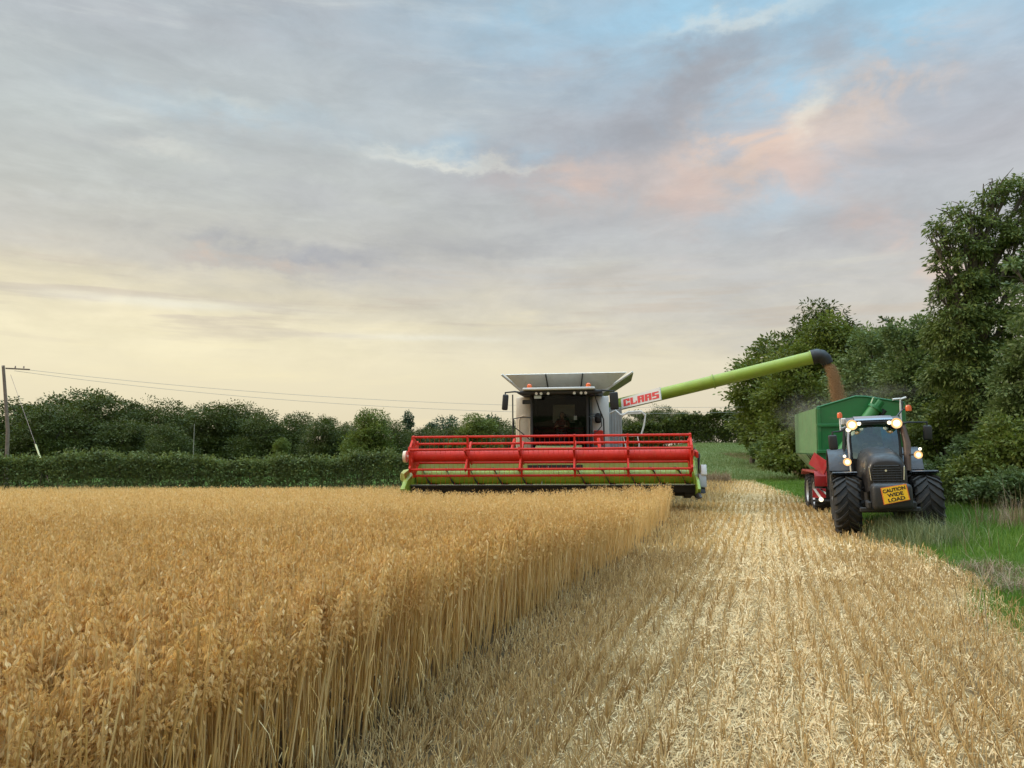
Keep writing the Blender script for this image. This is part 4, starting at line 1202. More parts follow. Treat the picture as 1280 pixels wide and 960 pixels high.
# ------------------------------------------------------------------ seated figures: one continuous remeshed body
def person(label, root_mt, top_mat, reach, seat_h=.47, wheel=(0, -.5, .78), yaw=0.0):
    """sitting upright facing -y; origin on the floor under the seat front; hands on a wheel"""
    mb = MB()
    def cap(a, b, r0, r1, n=10):
        a, b = Vector(a), Vector(b)
        mb.sphere(a, r0, 6); mb.sphere(b, r1, 6)
        mb.tube([a, a.lerp(b, .33), a.lerp(b, .66), b], [r0, r0 * .67 + r1 * .33, r0 * .33 + r1 * .67, r1], n)
    S = seat_h
    hip, chest, neck = Vector((0, .10, S + .10)), Vector((0, .08, S + .44)), Vector((0, .055, S + .60))
    mb.sphere((0, .10, S + .10), (.175, .13, .13), 9); mb.sphere((0, .09, S + .26), (.155, .115, .18), 9)
    mb.sphere(chest, (.185, .12, .17), 9); mb.sphere((0, .07, S + .53), (.19, .095, .075), 9)
    cap(neck - Vector((0, 0, .06)), neck + Vector((0, -.015, .08)), .062, .056)
    hd = Vector((0, .015, S + .775))
    mb.sphere(hd, (.076, .096, .115), 10)
    mb.sphere(hd + Vector((0, -.03, -.06)), (.058, .066, .058), 8)                  # jaw
    mb.sphere(hd + Vector((0, -.098, -.012)), (.014, .020, .026), 6)               # nose
    mb.sphere(hd + Vector((0, -.088, -.058)), (.026, .012, .010), 6)               # lips
    mb.sphere(hd + Vector((0, -.082, .026)), (.056, .016, .012), 6)                # brow
    for s_ in (-1, 1):
        mb.sphere(hd + Vector((s_ * .078, .005, -.004)), (.010, .022, .032), 6)    # ear
        sh = Vector((s_ * .195, .075, S + .525))
        hand = Vector(wheel) + Vector((s_ * .17, .02, .02))
        mid = sh.lerp(hand, .5); elb = Vector((s_ * .275, mid.y + .09, min(sh.z, hand.z) - .06))
        cap(sh, elb, .062, .045); wr = elb.lerp(hand, .93)
        cap(elb, wr, .044, .030)
        d = (hand - elb).normalized()
        mb.sphere(wr + d * .045, (.040, .050, .026), 7)
        for f in range(4):                                                       # four fingers curled over the rim
            q = wr + d * .085 + Vector((s_ * (-.028 + f * .019), 0, 0))
            e1 = q + d * (.030 + .006 * (f in (1, 2))); e2 = e1 + Vector((0, -.006, -.030)); e3 = e2 + Vector((0, .022, -.012))
            cap(q - d * .03, e1, .0105, .010, 6); cap(e1, e2, .010, .009, 6); cap(e2, e3, .009, .008, 6)
        th0 = wr + d * .03 + Vector((-s_ * .034, 0, .004)); th1 = th0 + d * .034 + Vector((-s_ * .014, 0, .004)); th2 = th1 + d * .026 + Vector((s_ * .006, 0, -.012))
        cap(th0, th1, .013, .011, 6); cap(th1, th2, .011, .009, 6)
        kn = Vector((s_ * .13, -.36, S + .09)); an = Vector((s_ * .13, -.44, .10))
        cap(Vector((s_ * .095, .05, S + .085)), kn, .092, .062); cap(kn, an, .060, .042)
        mb.sphere(an + Vector((0, -.07, -.05)), (.045, .12, .045), 7)
    bm_me = bpy.data.meshes.new('person')
    bm_me.from_pydata([tuple(v) for v in mb.v], [], mb.f)
    tmp = bpy.data.objects.new('person', bm_me); COL.objects.link(tmp)
    md = tmp.modifiers.new('r', 'REMESH'); md.mode = 'VOXEL'; md.voxel_size = .009
    sm = tmp.modifiers.new('s', 'SMOOTH'); sm.factor = .5; sm.iterations = 3
    bpy.context.view_layer.update()
    me = bpy.data.meshes.new_from_object(tmp.evaluated_get(bpy.context.evaluated_depsgraph_get()))
    bpy.data.objects.remove(tmp)
    me.name = 'person'
    me.materials.clear()
    for m_ in (m_skin, top_mat, m_jeans): me.materials.append(m_)
    wl = Vector(wheel)
    for p in me.polygons:
        c_ = p.center
        i = 1
        if c_.z > S + .645: i = 0
        elif min((c_ - (wl + Vector((s_ * .17, .02, .02)))).length for s_ in (-1, 1)) < .115: i = 0
        elif c_.z < S + .17 and not (abs(c_.x) > .2 and c_.y > -.3): i = 2
        p.material_index = i
        p.use_smooth = True
    o = bpy.data.objects.new('person', me); COL.objects.link(o)
    o.matrix_world = root_mt
    tag(o, label, 'person')
    hb = MB()
    hb.sphere(hd + Vector((0, .014, .030)), (.083, .100, .100), 10)
    hb.v = [v if not (v.y < hd.y - .045 and v.z < hd.z + .062) else Vector((v.x * .72, max(v.y, hd.y - .045), max(v.z, hd.z + .03))) for v in hb.v]
    hb.v = [Vector((v.x, v.y, max(v.z, hd.z - .045))) for v in hb.v]
    hb.build('hair', m_hair, o)
    for s_ in (-1, 1): MB().sphere(hd + Vector((s_ * .030, -.088, .006)), (.011, .006, .006), 6).build('eye', m_hair, o)
    return o

# ------------------------------------------------------------------ wheels
def wheel(parent, name, c, r, wd, rim_r, rim_mat, lugs=18, lug_h=.045, side=-1, angle=.42, tyre=None):
    """axle along x; side = which face shows the dished rim"""
    c = Vector(c); hw = wd / 2
    rc = r - lug_h
    prof = [(-hw * .80, rim_r), (-hw * .95, rim_r + (rc - rim_r) * .25), (-hw, rim_r + (rc - rim_r) * .55), (-hw * .93, rc - .05), (-hw * .80, rc - .012), (-hw * .3, rc), (hw * .3, rc),
            (hw * .80, rc - .012), (hw * .93, rc - .05), (hw, rim_r + (rc - rim_r) * .55), (hw * .95, rim_r + (rc - rim_r) * .25), (hw * .80, rim_r), (-hw * .80, rim_r)]
    mb = MB().lathe(prof, c, 'x', 56)
    st = 2 * math.pi / lugs
    for k in range(lugs):
        for s_ in (-1, 1):
            a = k * st + (st / 2 if s_ > 0 else 0)
            t0, t1 = st * .20, st * .15
            pts = []
            for (u, da, rr0, rr1, th) in ((0.02, 0, rc - .02, r, t0), (.62, angle * .72, rc - .02, r - .004, t0), (1.0, angle, rc - .10, r - .045, t1)):
                x = s_ * u * hw
                for (rr, dt) in ((rr0, -th), (rr0, th), (rr1, th * .72), (rr1, -th * .72)):
                    q = a + da + dt
                    pts.append(c + Vector((x, rr * math.cos(q), rr * math.sin(q))))
            fs = [(0, 1, 2, 3), (8, 11, 10, 9)]
            for b in (0, 4):
                for j in range(4): fs.append((b + j, b + 4 + j, b + 4 + (j + 1) % 4, b + (j + 1) % 4))
            mb.add(pts, fs)
    t = mb.build(name, m_rubber, parent, 30)
    rb = MB()
    s_ = side
    rb.lathe([(s_ * hw * .86, rim_r * 1.04), (s_ * hw * .86, rim_r * .95), (s_ * hw * .40, rim_r * .80), (s_ * hw * .30, rim_r * .42), (s_ * hw * .52, rim_r * .36), (s_ * hw * .55, 0)], c, 'x', 40)
    rb.lathe([(-s_ * hw * .80, rim_r * 1.02), (-s_ * hw * .5, rim_r * .8), (-s_ * hw * .5, 0)], c, 'x', 40)
    for k in range(8):
        a = k * math.pi / 4
        q = c + Vector((s_ * hw * .36, rim_r * .55 * math.cos(a), rim_r * .55 * math.sin(a)))
        rb.tube([q - Vector((.02, 0, 0)), q + Vector((s_ * .045, 0, 0))], .022, 6)
    rb.build('rim', rim_mat, t)
    return t

# ------------------------------------------------------------------ combine harvester
CB = thing('combine_harvester', 'big white and lime green combine harvester with a wide red reel header', 'combine harvester', COMB, -CYAW)
CB.rotation_euler = (0, -R(.45), -CYAW)
CM = Matrix.Translation(COMB) @ Euler((0, -R(.45), -CYAW)).to_matrix().to_4x4()
CI = CM.inverted()
def cl(px, py, yd): return CI @ at(px, py, yd)

# header
hd_ = MB()
hd_.span((-4.46, 1.16, .74), (4.46, 1.22, 1.58))                       # back wall
hd_.prism([(-.02, .775), (.55, .70), (1.16, .74), (1.16, .78), (.55, .74), (-.02, .80)], 'x', -4.46, 4.46)   # trough floor
HDR = hd_.build('header', m_limed, CB)
MB().box((0, 1.22, 1.60), (8.95, .17, .15), bev=.02).build('top_beam', m_auger, HDR)
MB().span((-.85, 1.145, .90), (.95, 1.158, 1.40)).build('intake_shade', m_dark_in, HDR)  # dark slab painting the shade inside the feeder mouth
under = MB()
under.prism([(-.03, .765), (.05, .58), (.35, .45), (1.2, .44), (1.3, .62), (1.2, .73), (.55, .69)], 'x', -4.5, 4.5)
for k in range(14):
    x = -4.2 + k * .646
    under.prism([(-.02, .70), (.12, .50), (.75, .36), (.85, .44)], 'x', x - .11, x + .11)
under.build('skid_pan', m_iron, HDR)
cut = MB().span((-4.5, -.07, .782), (4.5, .02, .806))
for k in range(118):
    x = -4.46 + k * .0763
    cut.tube([(x, -.05, .795), (x, -.17, .787)], [.016, .006], 5)
cut.build('cutter_bar', m_iron, HDR)
MB().span((-4.46, .0, .808), (4.46, .05, .822)).build('knife_strip', m_steel, HDR)
# feed auger with two handed flights meeting in the middle
ab = MB().tube([(-4.4, .68, 1.03), (4.4, .68, 1.03)], .215, 22)
AUG = ab.build('feed_auger', m_auger, HDR)
fl = MB()
for s_ in (-1, 1):
    n = 150
    for i in range(n + 1):
        x = s_ * (.55 + 3.8 * i / n); th = -s_ * x / .78 * 2 * math.pi * .98
        th = s_ * (i / n * 3.8 / .78 * 2 * math.pi)
        cs, sn = math.cos(th), math.sin(th)
        fl.v += [Vector((x, .68 + .21 * cs, 1.03 + .21 * sn)), Vector((x, .68 + .31 * cs, 1.03 + .31 * sn))]
        if i:
            b = len(fl.v)
            fl.f.append((b - 4, b - 3, b - 1, b - 2))
fo = fl.build('auger_flight', m_iron, AUG)
sol = fo.modifiers.new('thick', 'SOLIDIFY'); sol.thickness = .012
fing = MB()
for k in range(12):
    x = -.5 + k * .09; a = k * 1.9
    fing.tube([(x, .68, 1.03), (x, .68 + .36 * math.cos(a), 1.03 + .36 * math.sin(a))], .010, 5)
fing.build('auger_fingers', m_steel, AUG)
# end panels
for s_, nm in ((-1, 'left'), (1, 'right')):
    e = MB()
    x0, x1 = (-4.46, -4.60) if s_ < 0 else (4.38, 4.47)
    e.prism([(1.24, .62), (1.24, 1.62), (.75, 1.50), (.2, 1.12), (-.35, .98), (-.75, .72), (-.62, .60), (.3, .48)], 'x', min(x0, x1), max(x0, x1), .015)
    EP = e.build('end_panel', m_lime, HDR)
    MB().prism([(-.55, .62), (-1.15, .50), (-.6, .42), (.4, .40), (.4, .50)], 'x', min(x0, x1) + .01, max(x0, x1) - .01, .01).build('divider_point', m_iron, EP)
    if s_ < 0:
        MB().add([(-4.60, .5, .92), (-4.60, .0, .80), (-4.60, -.3, 1.18), (-4.60, .45, 1.32), (-4.86, .2, 1.12), (-4.80, .0, .98), (-4.74, -.15, 1.20), (-4.78, .3, 1.28)],
                 [(0, 1, 5, 4), (1, 2, 6, 5), (2, 3, 7, 6), (3, 0, 4, 7), (4, 5, 6, 7), (3, 2, 1, 0)]).build('flared_guard', m_limed, EP)
    else:
        MB().prism([(.1, .98), (.15, 1.36), (-.10, 1.42), (-.20, 1.12)], 'x', 4.55, 4.72, .02).build('flared_guard', m_panel, EP)
        MB().prism([(.35, .70), (.35, 1.12), (-.15, 1.14), (-.25, .74)], 'x', 4.48, 4.70, .03).build('drive_cover', m_grey, EP)
        MB().prism([(.5, .52), (.45, .80), (-.20, .72), (-.30, .56)], 'x', 4.475, 4.66, .03).build('gear_case', m_iron, EP)
        hs = MB()
        for k in range(4):
            hs.tube([(4.40 + .03 * k, 1.2, 1.66), (4.46 + .03 * k, .7, 1.92 - .05 * k), (4.50 + .02 * k, .2, 1.72), (4.50, .1 - .05 * k, 1.3), (4.52, .1, 1.1)], .018, 6)
        hs.build('hydraulic_hose', m_iron, EP)
        MB().prism([(-.1, .40), (.0, .56), (.22, .50), (.18, .34)], 'x', 4.40, 4.46).build('stubble_shoe', m_panel, EP)
# reel
RY, RZ, RR = -.10, 1.71, .62
rx0, rx1 = -4.33, 4.27
REEL = MB().tube([(rx0, RY, RZ), (rx1, RY, RZ)], .172, 28).build('reel', m_red, HDR)
for k in range(6):
    a = R(20 + 60 * k)
    y, z = RY - RR * math.cos(a), RZ + RR * math.sin(a)
    b = MB().tube([(rx0, y, z), (rx1, y, z)], .037, 8)
    for q in range(57):
        x = rx0 + .08 + q * .1515
        b.tube([(x, y, z), (x, y + .03, z - .14), (x, y - .01, z - .27)], .0045, 4, cap=False)
    b.build('tine_bar', m_red, HDR)
for i, x in enumerate((-4.33, -2.58, -.90, .76, 2.38, 4.25)):
    sp_ = MB()
    endp = i in (0, 5)
    for k in range(6):
        a = R(20 + 60 * k); a2 = a + R(60)
        p0 = (x, RY, RZ); p1 = Vector((x, RY - RR * math.cos(a), RZ + RR * math.sin(a))); p2 = Vector((x, RY - RR * math.cos(a2), RZ + RR * math.sin(a2)))
        c0 = Vector(p0)
        if endp:
            i1, i2 = c0.lerp(p1, .52), c0.lerp(p2, .52)
            for (A, B, C_, D) in ((p1, p2, c0.lerp(p2, .86), c0.lerp(p1, .86)),):
                sp_.add([A + Vector((-.03, 0, 0)), B + Vector((-.03, 0, 0)), C_ + Vector((-.03, 0, 0)), D + Vector((-.03, 0, 0)),
                         A + Vector((.03, 0, 0)), B + Vector((.03, 0, 0)), C_ + Vector((.03, 0, 0)), D + Vector((.03, 0, 0))],
                        [(0, 1, 2, 3), (7, 6, 5, 4), (0, 4, 5, 1), (1, 5, 6, 2), (2, 6, 7, 3), (3, 7, 4, 0)])
            w0, w1 = .19, .09
        else:
            w0, w1 = .085, .055
        d = (p1 - c0).normalized(); n_ = Vector((0, -d.z, d.y))
        h = .028
        A = c0 + d * .10
        vv = []
        for xo in (-h, h):
            vv += [A + n_ * w0 + Vector((xo, 0, 0)), p1 + d * .04 + n_ * w1 + Vector((xo, 0, 0)), p1 + d * .04 - n_ * w1 + Vector((xo, 0, 0)), A - n_ * w0 + Vector((xo, 0, 0))]
        sp_.add(vv, [(0, 1, 2, 3), (7, 6, 5, 4), (0, 4, 5, 1), (1, 5, 6, 2), (2, 6, 7, 3), (3, 7, 4, 0)])
    sp_.lathe([(-.04, .17), (-.04, .235), (.04, .235), (.04, .17)], (x, RY, RZ), 'x', 22)
    sp_.build('reel_spider', m_red, HDR)
for s_ in (-1, 1):
    x = s_ * 4.44
    MB().prism([(1.25, 1.66), (1.25, 1.80), (.3, 1.86), (RY - .12, 1.80), (RY - .12, 1.62), (.3, 1.68)], 'x', x - .04, x + .04, .01).build('reel_arm', m_red, HDR)
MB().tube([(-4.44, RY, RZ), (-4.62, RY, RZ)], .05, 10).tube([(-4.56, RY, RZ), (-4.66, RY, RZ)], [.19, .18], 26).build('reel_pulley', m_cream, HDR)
# red lift rams seen through the reel
for s_ in (-1, 1): MB().tube([(s_ * 1.55, 1.5, 1.45), (s_ * 1.45, 2.6, 2.25)], .06, 8).build('lift_ram', m_red, HDR)

# feeder house, body and wheels
MB().prism([(1.25, .85), (1.25, 1.55), (3.4, 2.05), (4.0, 2.0), (4.0, 1.1), (3.2, 1.0)], 'x', -.8, .85, .03).build('feeder_house', m_tanku, CB)
BODY = MB().prism([(5.15, 1.15), (5.15, 3.80), (9.6, 3.75), (10.6, 3.1), (10.8, 1.6), (9.8, 1.1)], 'x', -1.5, 1.5, .05).build('body', m_panel, CB)
MB().span((-1.2, 4.0, .7), (1.2, 10.2, 1.15), .05).build('chassis', m_iron, CB)
def gh(x, y):
    p = CM @ Vector((x, y, 0)); return float(H(p.x, p.y)) - p.z
for s_ in (-1, 1):
    wheel(CB, 'front_wheel', (s_ * 1.30, 4.6, .97 + gh(s_ * 1.3, 4.6)), .97, .74, .48, m_red, 20, .05, s_)
    wheel(CB, 'rear_wheel', (s_ * 1.25, 9.2, .66 + gh(s_ * 1.25, 9.2)), .66, .50, .32, m_red, 18, .04, s_)
# front corner panels beside the cab
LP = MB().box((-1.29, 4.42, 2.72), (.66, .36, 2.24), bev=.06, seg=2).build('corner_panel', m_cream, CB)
arch = MB()
ap = [(-1.29 + .20 * math.cos(a), 4.225, 2.95 + .20 * math.sin(a)) for a in [R(180 - i * 20) for i in range(10)]]
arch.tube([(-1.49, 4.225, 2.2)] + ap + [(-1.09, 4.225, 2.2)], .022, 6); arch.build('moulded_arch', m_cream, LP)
RP = MB().box((1.50, 4.42, 2.78), (.62, .36, 2.10), bev=.05, seg=2).build('corner_panel', m_panel, CB)
lv = MB().box((2.02, 4.85, 2.55), (.52, .5, 1.75), bev=.03)
for k in range(5):
    lv.box((1.82 + k * .105, 4.59, 2.55), (.045, .05, 1.72), bev=.012)
lv.build('louvred_panel', m_grey, CB)
MB().box((2.05, 4.3, 1.78), (.95, 1.5, .08), bev=.02).build('platform', m_iron, CB)
rail = MB()
rail.tube([(1.85, 4.05, 3.18), (2.05, 3.95, 3.28), (2.22, 3.95, 3.12), (2.30, 3.95, 3.10), (2.50, 3.95, 3.22), (2.95, 3.95, 3.24), (3.10, 3.95, 3.10), (3.05, 3.95, 2.75), (2.95, 3.95, 2.42), (2.85, 3.95, 2.36), (2.2, 3.95, 2.36)], .034, 8)
rail.tube([(2.22, 3.95, 3.12), (2.35, 3.95, 3.16), (2.95, 3.95, 3.17)], .03, 8)
rail.tube([(2.3, 3.95, 2.36), (2.38, 3.9, 2.0), (2.36, 3.9, 1.75)], .022, 8).tube([(2.8, 3.95, 2.36), (2.86, 3.9, 2.1), (2.84, 3.9, 1.75)], .022, 8)
rail.build('platform_rail', m_whitetube, CB)
for k in range(4): MB().box((2.35, 3.4 - k * .06, 1.55 - k * .33), (.5, .16, .03)).build('ladder_step', m_iron, CB)

# cab
cabf = MB()
xl, xr = -.93, 1.06
Y0, Y1 = 3.30, 4.95
for (x, y) in ((xl, Y0 + .05), (xr, Y0 + .05), (xl, Y1), (xr, Y1)):
    cabf.tube([(x, y, 1.80), (x, y, 3.86)], .045, 8)
cabf.box((.065, Y1 + .02, 2.35), (2.0, .05, 1.1)); cabf.box((.065, Y1 + .02, 3.72), (2.0, .05, .28))
cabf.box((-.62, Y1 + .02, 3.24), (.64, .05, .70)); cabf.box((.80, Y1 + .02, 3.24), (.52, .05, .70))
cabf.span((xl, Y0, 1.74), (xr, Y1, 1.82))
cabf.box((.065, Y0 + .02, 1.84), (2.0, .06, .12), bev=.02)
cabf.box((.72, 4.3, 2.3), (.30, .9, .9)); cabf.box((.065, 4.1, 3.84), (1.95, 1.6, .03))
CAB = cabf.build('cab', m_dark_in, CB)
wsn = MB()
ns = 12
for i in range(ns + 1):
    u = i / ns; x = xl + .05 + (xr - xl - .1) * u; y = Y0 + .05 - .16 * math.sin(math.pi * u)
    wsn.v += [Vector((x, y + .10, 1.88)), Vector((x, y - .02, 2.9)), Vector((x, y + .02, 3.83))]
    if i:
        b = len(wsn.v)
        wsn.f += [(b - 6, b - 3, b - 2, b - 5), (b - 5, b - 2, b - 1, b - 4)]
wsn.build('windscreen', g_cab, CAB)
for x in (xl, xr):
    MB().span((x - .004, Y0 + .12, 1.86), (x + .004, Y1 - .06, 3.82)).build('side_window', g_cab, CAB)
MB().span((-.29, Y1 + .12, 2.95), (.53, Y1 + .14, 3.60)).build('rear_window', m_window, CAB)
rf = MB().prism([(-1.28, 3.84), (-1.42, 3.90), (-1.30, 3.97), (-.8, 4.00), (1.0, 4.00), (1.50, 3.97), (1.62, 3.90), (1.45, 3.84)], 'y', 3.02, 5.0, .03)
ROOF = rf.build('cab_roof', m_black, CAB)
MB().box((.08, 3.35, 4.03), (2.55, 1.0, .09), bev=.04, seg=2).build('roof_cap', m_panel, ROOF)
for x in (-.72, -.55, -.30, .62, .86, 1.02):
    MB().lathe([(0, 0), (0, .050), (.06, .055), (.09, .03)], (x, 3.0, 3.87), 'y', 14).build('work_light', m_lens, ROOF)
for x in (-1.02, 1.10):
    MB().lathe([(0, .0), (0, .085), (.03, .085), (.05, .095), (.15, .085), (.19, .05), (.20, 0)], (x, 3.55, 4.07), 'z', 16).build('beacon', m_beacon, ROOF)
MB().span((-.80, 3.06, 3.70), (-.55, 3.10, 3.80)).build('cab_label', m_window, CAB)
MB().box((-1.10, 3.35, 3.60), (.32, .06, .15), bev=.02).build('sensor_box', m_black, CAB)
# mirrors
for (x, w_, h, y) in ((-1.83, .21, .56, 3.0), (2.0, .30, .62, 3.1)):
    mr = MB().tube([(math.copysign(1.2, x), 3.2, 3.92), (math.copysign(1.5, x), 3.1, 3.96), (x, y + .05, 3.93), (x, y + .05, 3.75)], .03, 8)
    MR = mr.build('mirror_arm', m_black, CAB)
    MB().box((x, y, 3.58), (w_, .14, h), (0, .08 if x < 0 else -.05, 0), bev=.05, seg=3).build('mirror', m_black, MR)
MB().box((1.42, 4.12, 3.02), (.24, .10, .36), bev=.08, seg=3).tube([(1.1, 3.6, 3.15), (1.42, 4.1, 3.15)], .015, 6).build('low_mirror', m_black, CAB)
# black guard rails either side of the cab
gr = MB()
gr.tube([(-1.62, 3.45, 1.85), (-1.62, 3.45, 3.88)], .024, 7).tube([(-1.62, 3.45, 3.0), (-1.3, 3.4, 3.06), (-.95, 3.35, 3.04)], .018, 7)
gr.tube([(-1.60, 3.45, 3.0), (-1.58, 3.45, 2.72), (-1.2, 3.4, 2.42), (-1.0, 3.36, 2.25)], .020, 7)
gr.tube([(-1.6, 3.45, 2.0), (-1.2, 3.4, 1.84)], .018, 7)
gr.build('guard_rail', m_black, CAB)
gr = MB()
gr.tube([(1.30, 3.3, 3.9), (1.48, 3.35, 3.3), (1.62, 3.45, 2.95), (1.63, 3.45, 1.85)], .026, 7)
gr.tube([(1.10, 3.36, 3.05), (1.38, 3.4, 3.06), (1.54, 3.42, 2.95), (1.55, 3.42, 2.72), (1.42, 3.4, 2.55), (1.10, 3.36, 2.38)], .018, 7)
gr.tube([(1.1, 3.36, 1.84), (1.6, 3.45, 2.02)], .018, 7)
gr.build('guard_rail', m_black, CAB)
MB().box((1.42, 3.9, 2.3), (.34, .1, .55), bev=.03).build('fire_bottle', m_red, CAB)
# driver's place
st_ = MB().box((.10, 4.45, 2.30), (.52, .5, .14), bev=.05, seg=2).box((.10, 4.70, 2.70), (.48, .13, .72), (-.12, 0, 0), bev=.06, seg=2).box((.10, 4.76, 3.14), (.26, .10, .18), bev=.04, seg=2)
st_.span((-.05, 4.3, 1.82), (.25, 4.6, 2.24)); st_.build('seat', m_seat, CAB)
sw = MB().tube([(.10, 3.65, 1.82), (.10, 3.90, 2.62)], .045, 8)
sw.lathe([(0, .20), (.02, .18), (0, .16), (-.02, .18), (0, .20)], (0, 0, 0), 'z', 24) if False else None
ring = MB().lathe([(0, .205), (.017, .19), (0, .175), (-.017, .19), (0, .205)], (0, 0, 0), 'z', 26).span((-.19, -.015, -.012), (.19, .015, .012))
ring.xf(Matrix.Translation((.10, 3.94, 2.68)) @ Matrix.Rotation(R(25), 4, 'X'))
sw.add(ring.v, ring.f); sw.build('steering_wheel', m_black, CAB)
MB().box((.78, 3.9, 2.75), (.05, .22, .30), (0, 0, .5), bev=.015).tube([(.8, 4.0, 2.2), (.78, 3.95, 2.65)], .02, 6).build('monitor', m_black, CAB)
MB().box((.62, 3.55, 3.02), (.12, .02, .15), bev=.01).build('small_screen', m_lens, CAB)
person('combine driver in a dark maroon top sitting behind the cab windscreen', CM @ Matrix.Translation((.10, 4.32, 1.86)), m_maroon, None, .52, (0, -.40, .86))

# grain tank: four flared lids
def flap(name, q, th, m_out):
    return MB().plate(q, th).build(name, m_out, CB)
zb, zt = 4.00, 4.70
bx, tx = (-1.34, 1.58), (-2.02, 2.48)
TY0, TY1 = 5.0, 7.6
MB().span((-1.36, 5.0, 3.75), (1.60, 7.6, 4.02)).build('tank_base', m_tank, CB)
FP = flap('tank_lid', [(tx[0], TY0 - .55, zt), (bx[0], TY0, zb), (bx[1], TY0, zb), (tx[1], TY0 - .55, zt)], .04, m_tank)
for x in (-.42, .68):
    MB().tube([(x * 1.25 + .02, TY0 - .60, zt - .01), (x * 1.08 + .02, TY0 - .06, zb + .04)], .022, 6).build('lid_strut', m_iron, FP)
FP2 = flap('tank_lid', [(tx[1], TY1 + .5, zt), (bx[1], TY1, zb), (bx[0], TY1, zb), (tx[0], TY1 + .5, zt)], .04, m_tank)
for (b_, t_, s_) in ((bx[0], tx[0] - .14, -1), (bx[1], tx[1] + .22, 1)):
    q = [(t_, TY0 - .5, zt + .02), (b_, TY0 + .02, zb), (b_, TY1, zb), (t_, TY1 + .3, zt + .02)]
    if s_ > 0: q.reverse()
    FS = flap('tank_lid', q, .05, m_tanku if s_ > 0 else m_panel)
    MB().tube([(t_, TY0 - .52, zt + .02), (b_, TY0 - .01, zb + .01)], .045, 6).build('lid_edge', m_panel, FS)
MB().lathe([(0, .0), (0, .16), (.10, .13), (.16, 0)], (.22, 5.6, 4.66), 'z', 14).tube([(.22, 5.6, 3.8), (.22, 5.6, 4.7)], .08, 8).build('fill_auger', m_iron, CB)
# unloading pipe swung out to the side
tip = cl(1017, 446.5, 26.2); root_ = cl(772, 506, 28.6)
d = (tip - root_).normalized()
pp = MB()
pp.tube([root_ + Vector((-.55, .6, -.5)), root_ + Vector((-.30, .25, -.12)), root_, root_ + d * 1.5], .225, 22)
pp.tube([root_ + d * 1.5, tip], .225, 22)
PIPE = pp.build('unloading_pipe', m_lime, CB)
MB().tube([root_ + d * 3.55, root_ + d * 3.60], .262, 22).build('pipe_flange', m_lime, PIPE)
MB().tube([tip - d * .10, tip], .255, 22).build('pipe_flange', m_lime, PIPE)
down = Vector((0, 0, -1))
bt = MB()
pts = [tip - d * .06, tip + d * .12, tip + d * .26 + down * .05, tip + d * .38 + down * .17, tip + d * .47 + down * .36]
bt.tube(pts, [.262, .262, .245, .215, .17], 20)
bt.build('spout_boot', m_black, PIPE)
SPOUT_END = CM @ pts[-1]
# name board on the root of the pipe, facing the camera side
a0, a1 = cl(773, 498.8, 28.1), cl(828.5, 484, 27.0)
b0, b1 = cl(777, 511, 28.1), cl(826.2, 499.5, 27.0)
ex = (b1 - b0).normalized(); nn = (b1 - b0).cross(a1 - b0).normalized(); ezv = nn.cross(ex)
NB = MB().plate([b0, b1, b1 + ezv * .46, b0 + ezv * .37], .05).build('name_board', m_panel, PIPE)
BL = {  # heavy square letters on a 5 x 5 grid
 'C': ["11111", "11011", "11000", "11011", "11111"], 'L': ["11000", "11000", "11000", "11001", "11111"],
 'A': ["11111", "11011", "11111", "11011", "11011"], 'S': ["11111", "11000", "11111", "00011", "11111"]}
lt = MB()
hgt = .255; cell = hgt / 5; cw = cell * 1.10
for i, ch in enumerate("CLAAS"):
    for r_, row in enumerate(BL[ch]):
        c_ = 0
        while c_ < 5:
            if row[c_] == '1':
                e_ = c_
                while e_ < 5 and row[e_] == '1': e_ += 1
                x0 = .10 + i * (5.5 * cw) + c_ * cw; x1 = .10 + i * (5.5 * cw) + e_ * cw; zt_ = .07 + (5 - r_) * cell; zb_ = zt_ - cell * .999
                P_ = lambda x, z: b0 + ex * x + ezv * z + nn * .006
                lt.add([P_(x0, zb_), P_(x1, zb_), P_(x1, zt_), P_(x0, zt_)], [(0, 1, 2, 3)])
                c_ = e_
            else: c_ += 1
lt.build('lettering', m_logo, NB)
# ------------------------------------------------------------------ tractor
m_hood = mat('hood_bronze', (0.017, 0.014, 0.013), .42, .2, coat=.2, var=.1, vscale=4, dirt=(0.18, 0.14, 0.09, 1), dirt_amt=.2)
m_fend = mat('fender_dark', (0.034, 0.038, 0.047), .45, coat=.2, var=.12, vscale=5, dirt=(0.28, 0.24, 0.18, 1), dirt_amt=.35)
m_sheen = mat('sheen_skyblue', (0.12, 0.16, 0.22), .22, coat=.8, var=.05)
m_lamp = mat('lamp_lit', (1, .85, .6), .3, emit=(1.0, .82, .50), estr=1.6)
m_lamp2 = mat('marker_lit', (1, .8, .5), .3, emit=(1.0, .74, .40), estr=1.7)
m_lamp3 = mat('side_marker_lit', (1, .9, .7), .3, emit=(1.0, .86, .6), estr=1.3)
m_roofd = mat('roof_dark', (0.05, 0.054, 0.06), .35, coat=.4)
m_glow = mat('glow_amber', (.8, .5, .25), .3, emit=(1.0, .50, .16), estr=.55)  # amber glow ring standing for the bloom around each lit lamp
m_sign = mat('sign_yellow', (0.86, 0.50, 0.02), .5, var=.05)
m_signb = mat('sign_border', (0.78, 0.20, 0.04), .5)
m_ink = mat('letter_black', (0.012, 0.010, 0.010), .6)
m_chrome = mat('chrome_strip', (0.75, 0.74, 0.72), .15, .9)
m_exh = mat('exhaust_cover', (0.14, 0.098, 0.078), .4, .4, var=.15)
TYAW = R(20)
TL = Vector((at(1106, 560, 17.1).x, 17.1, 0.0))
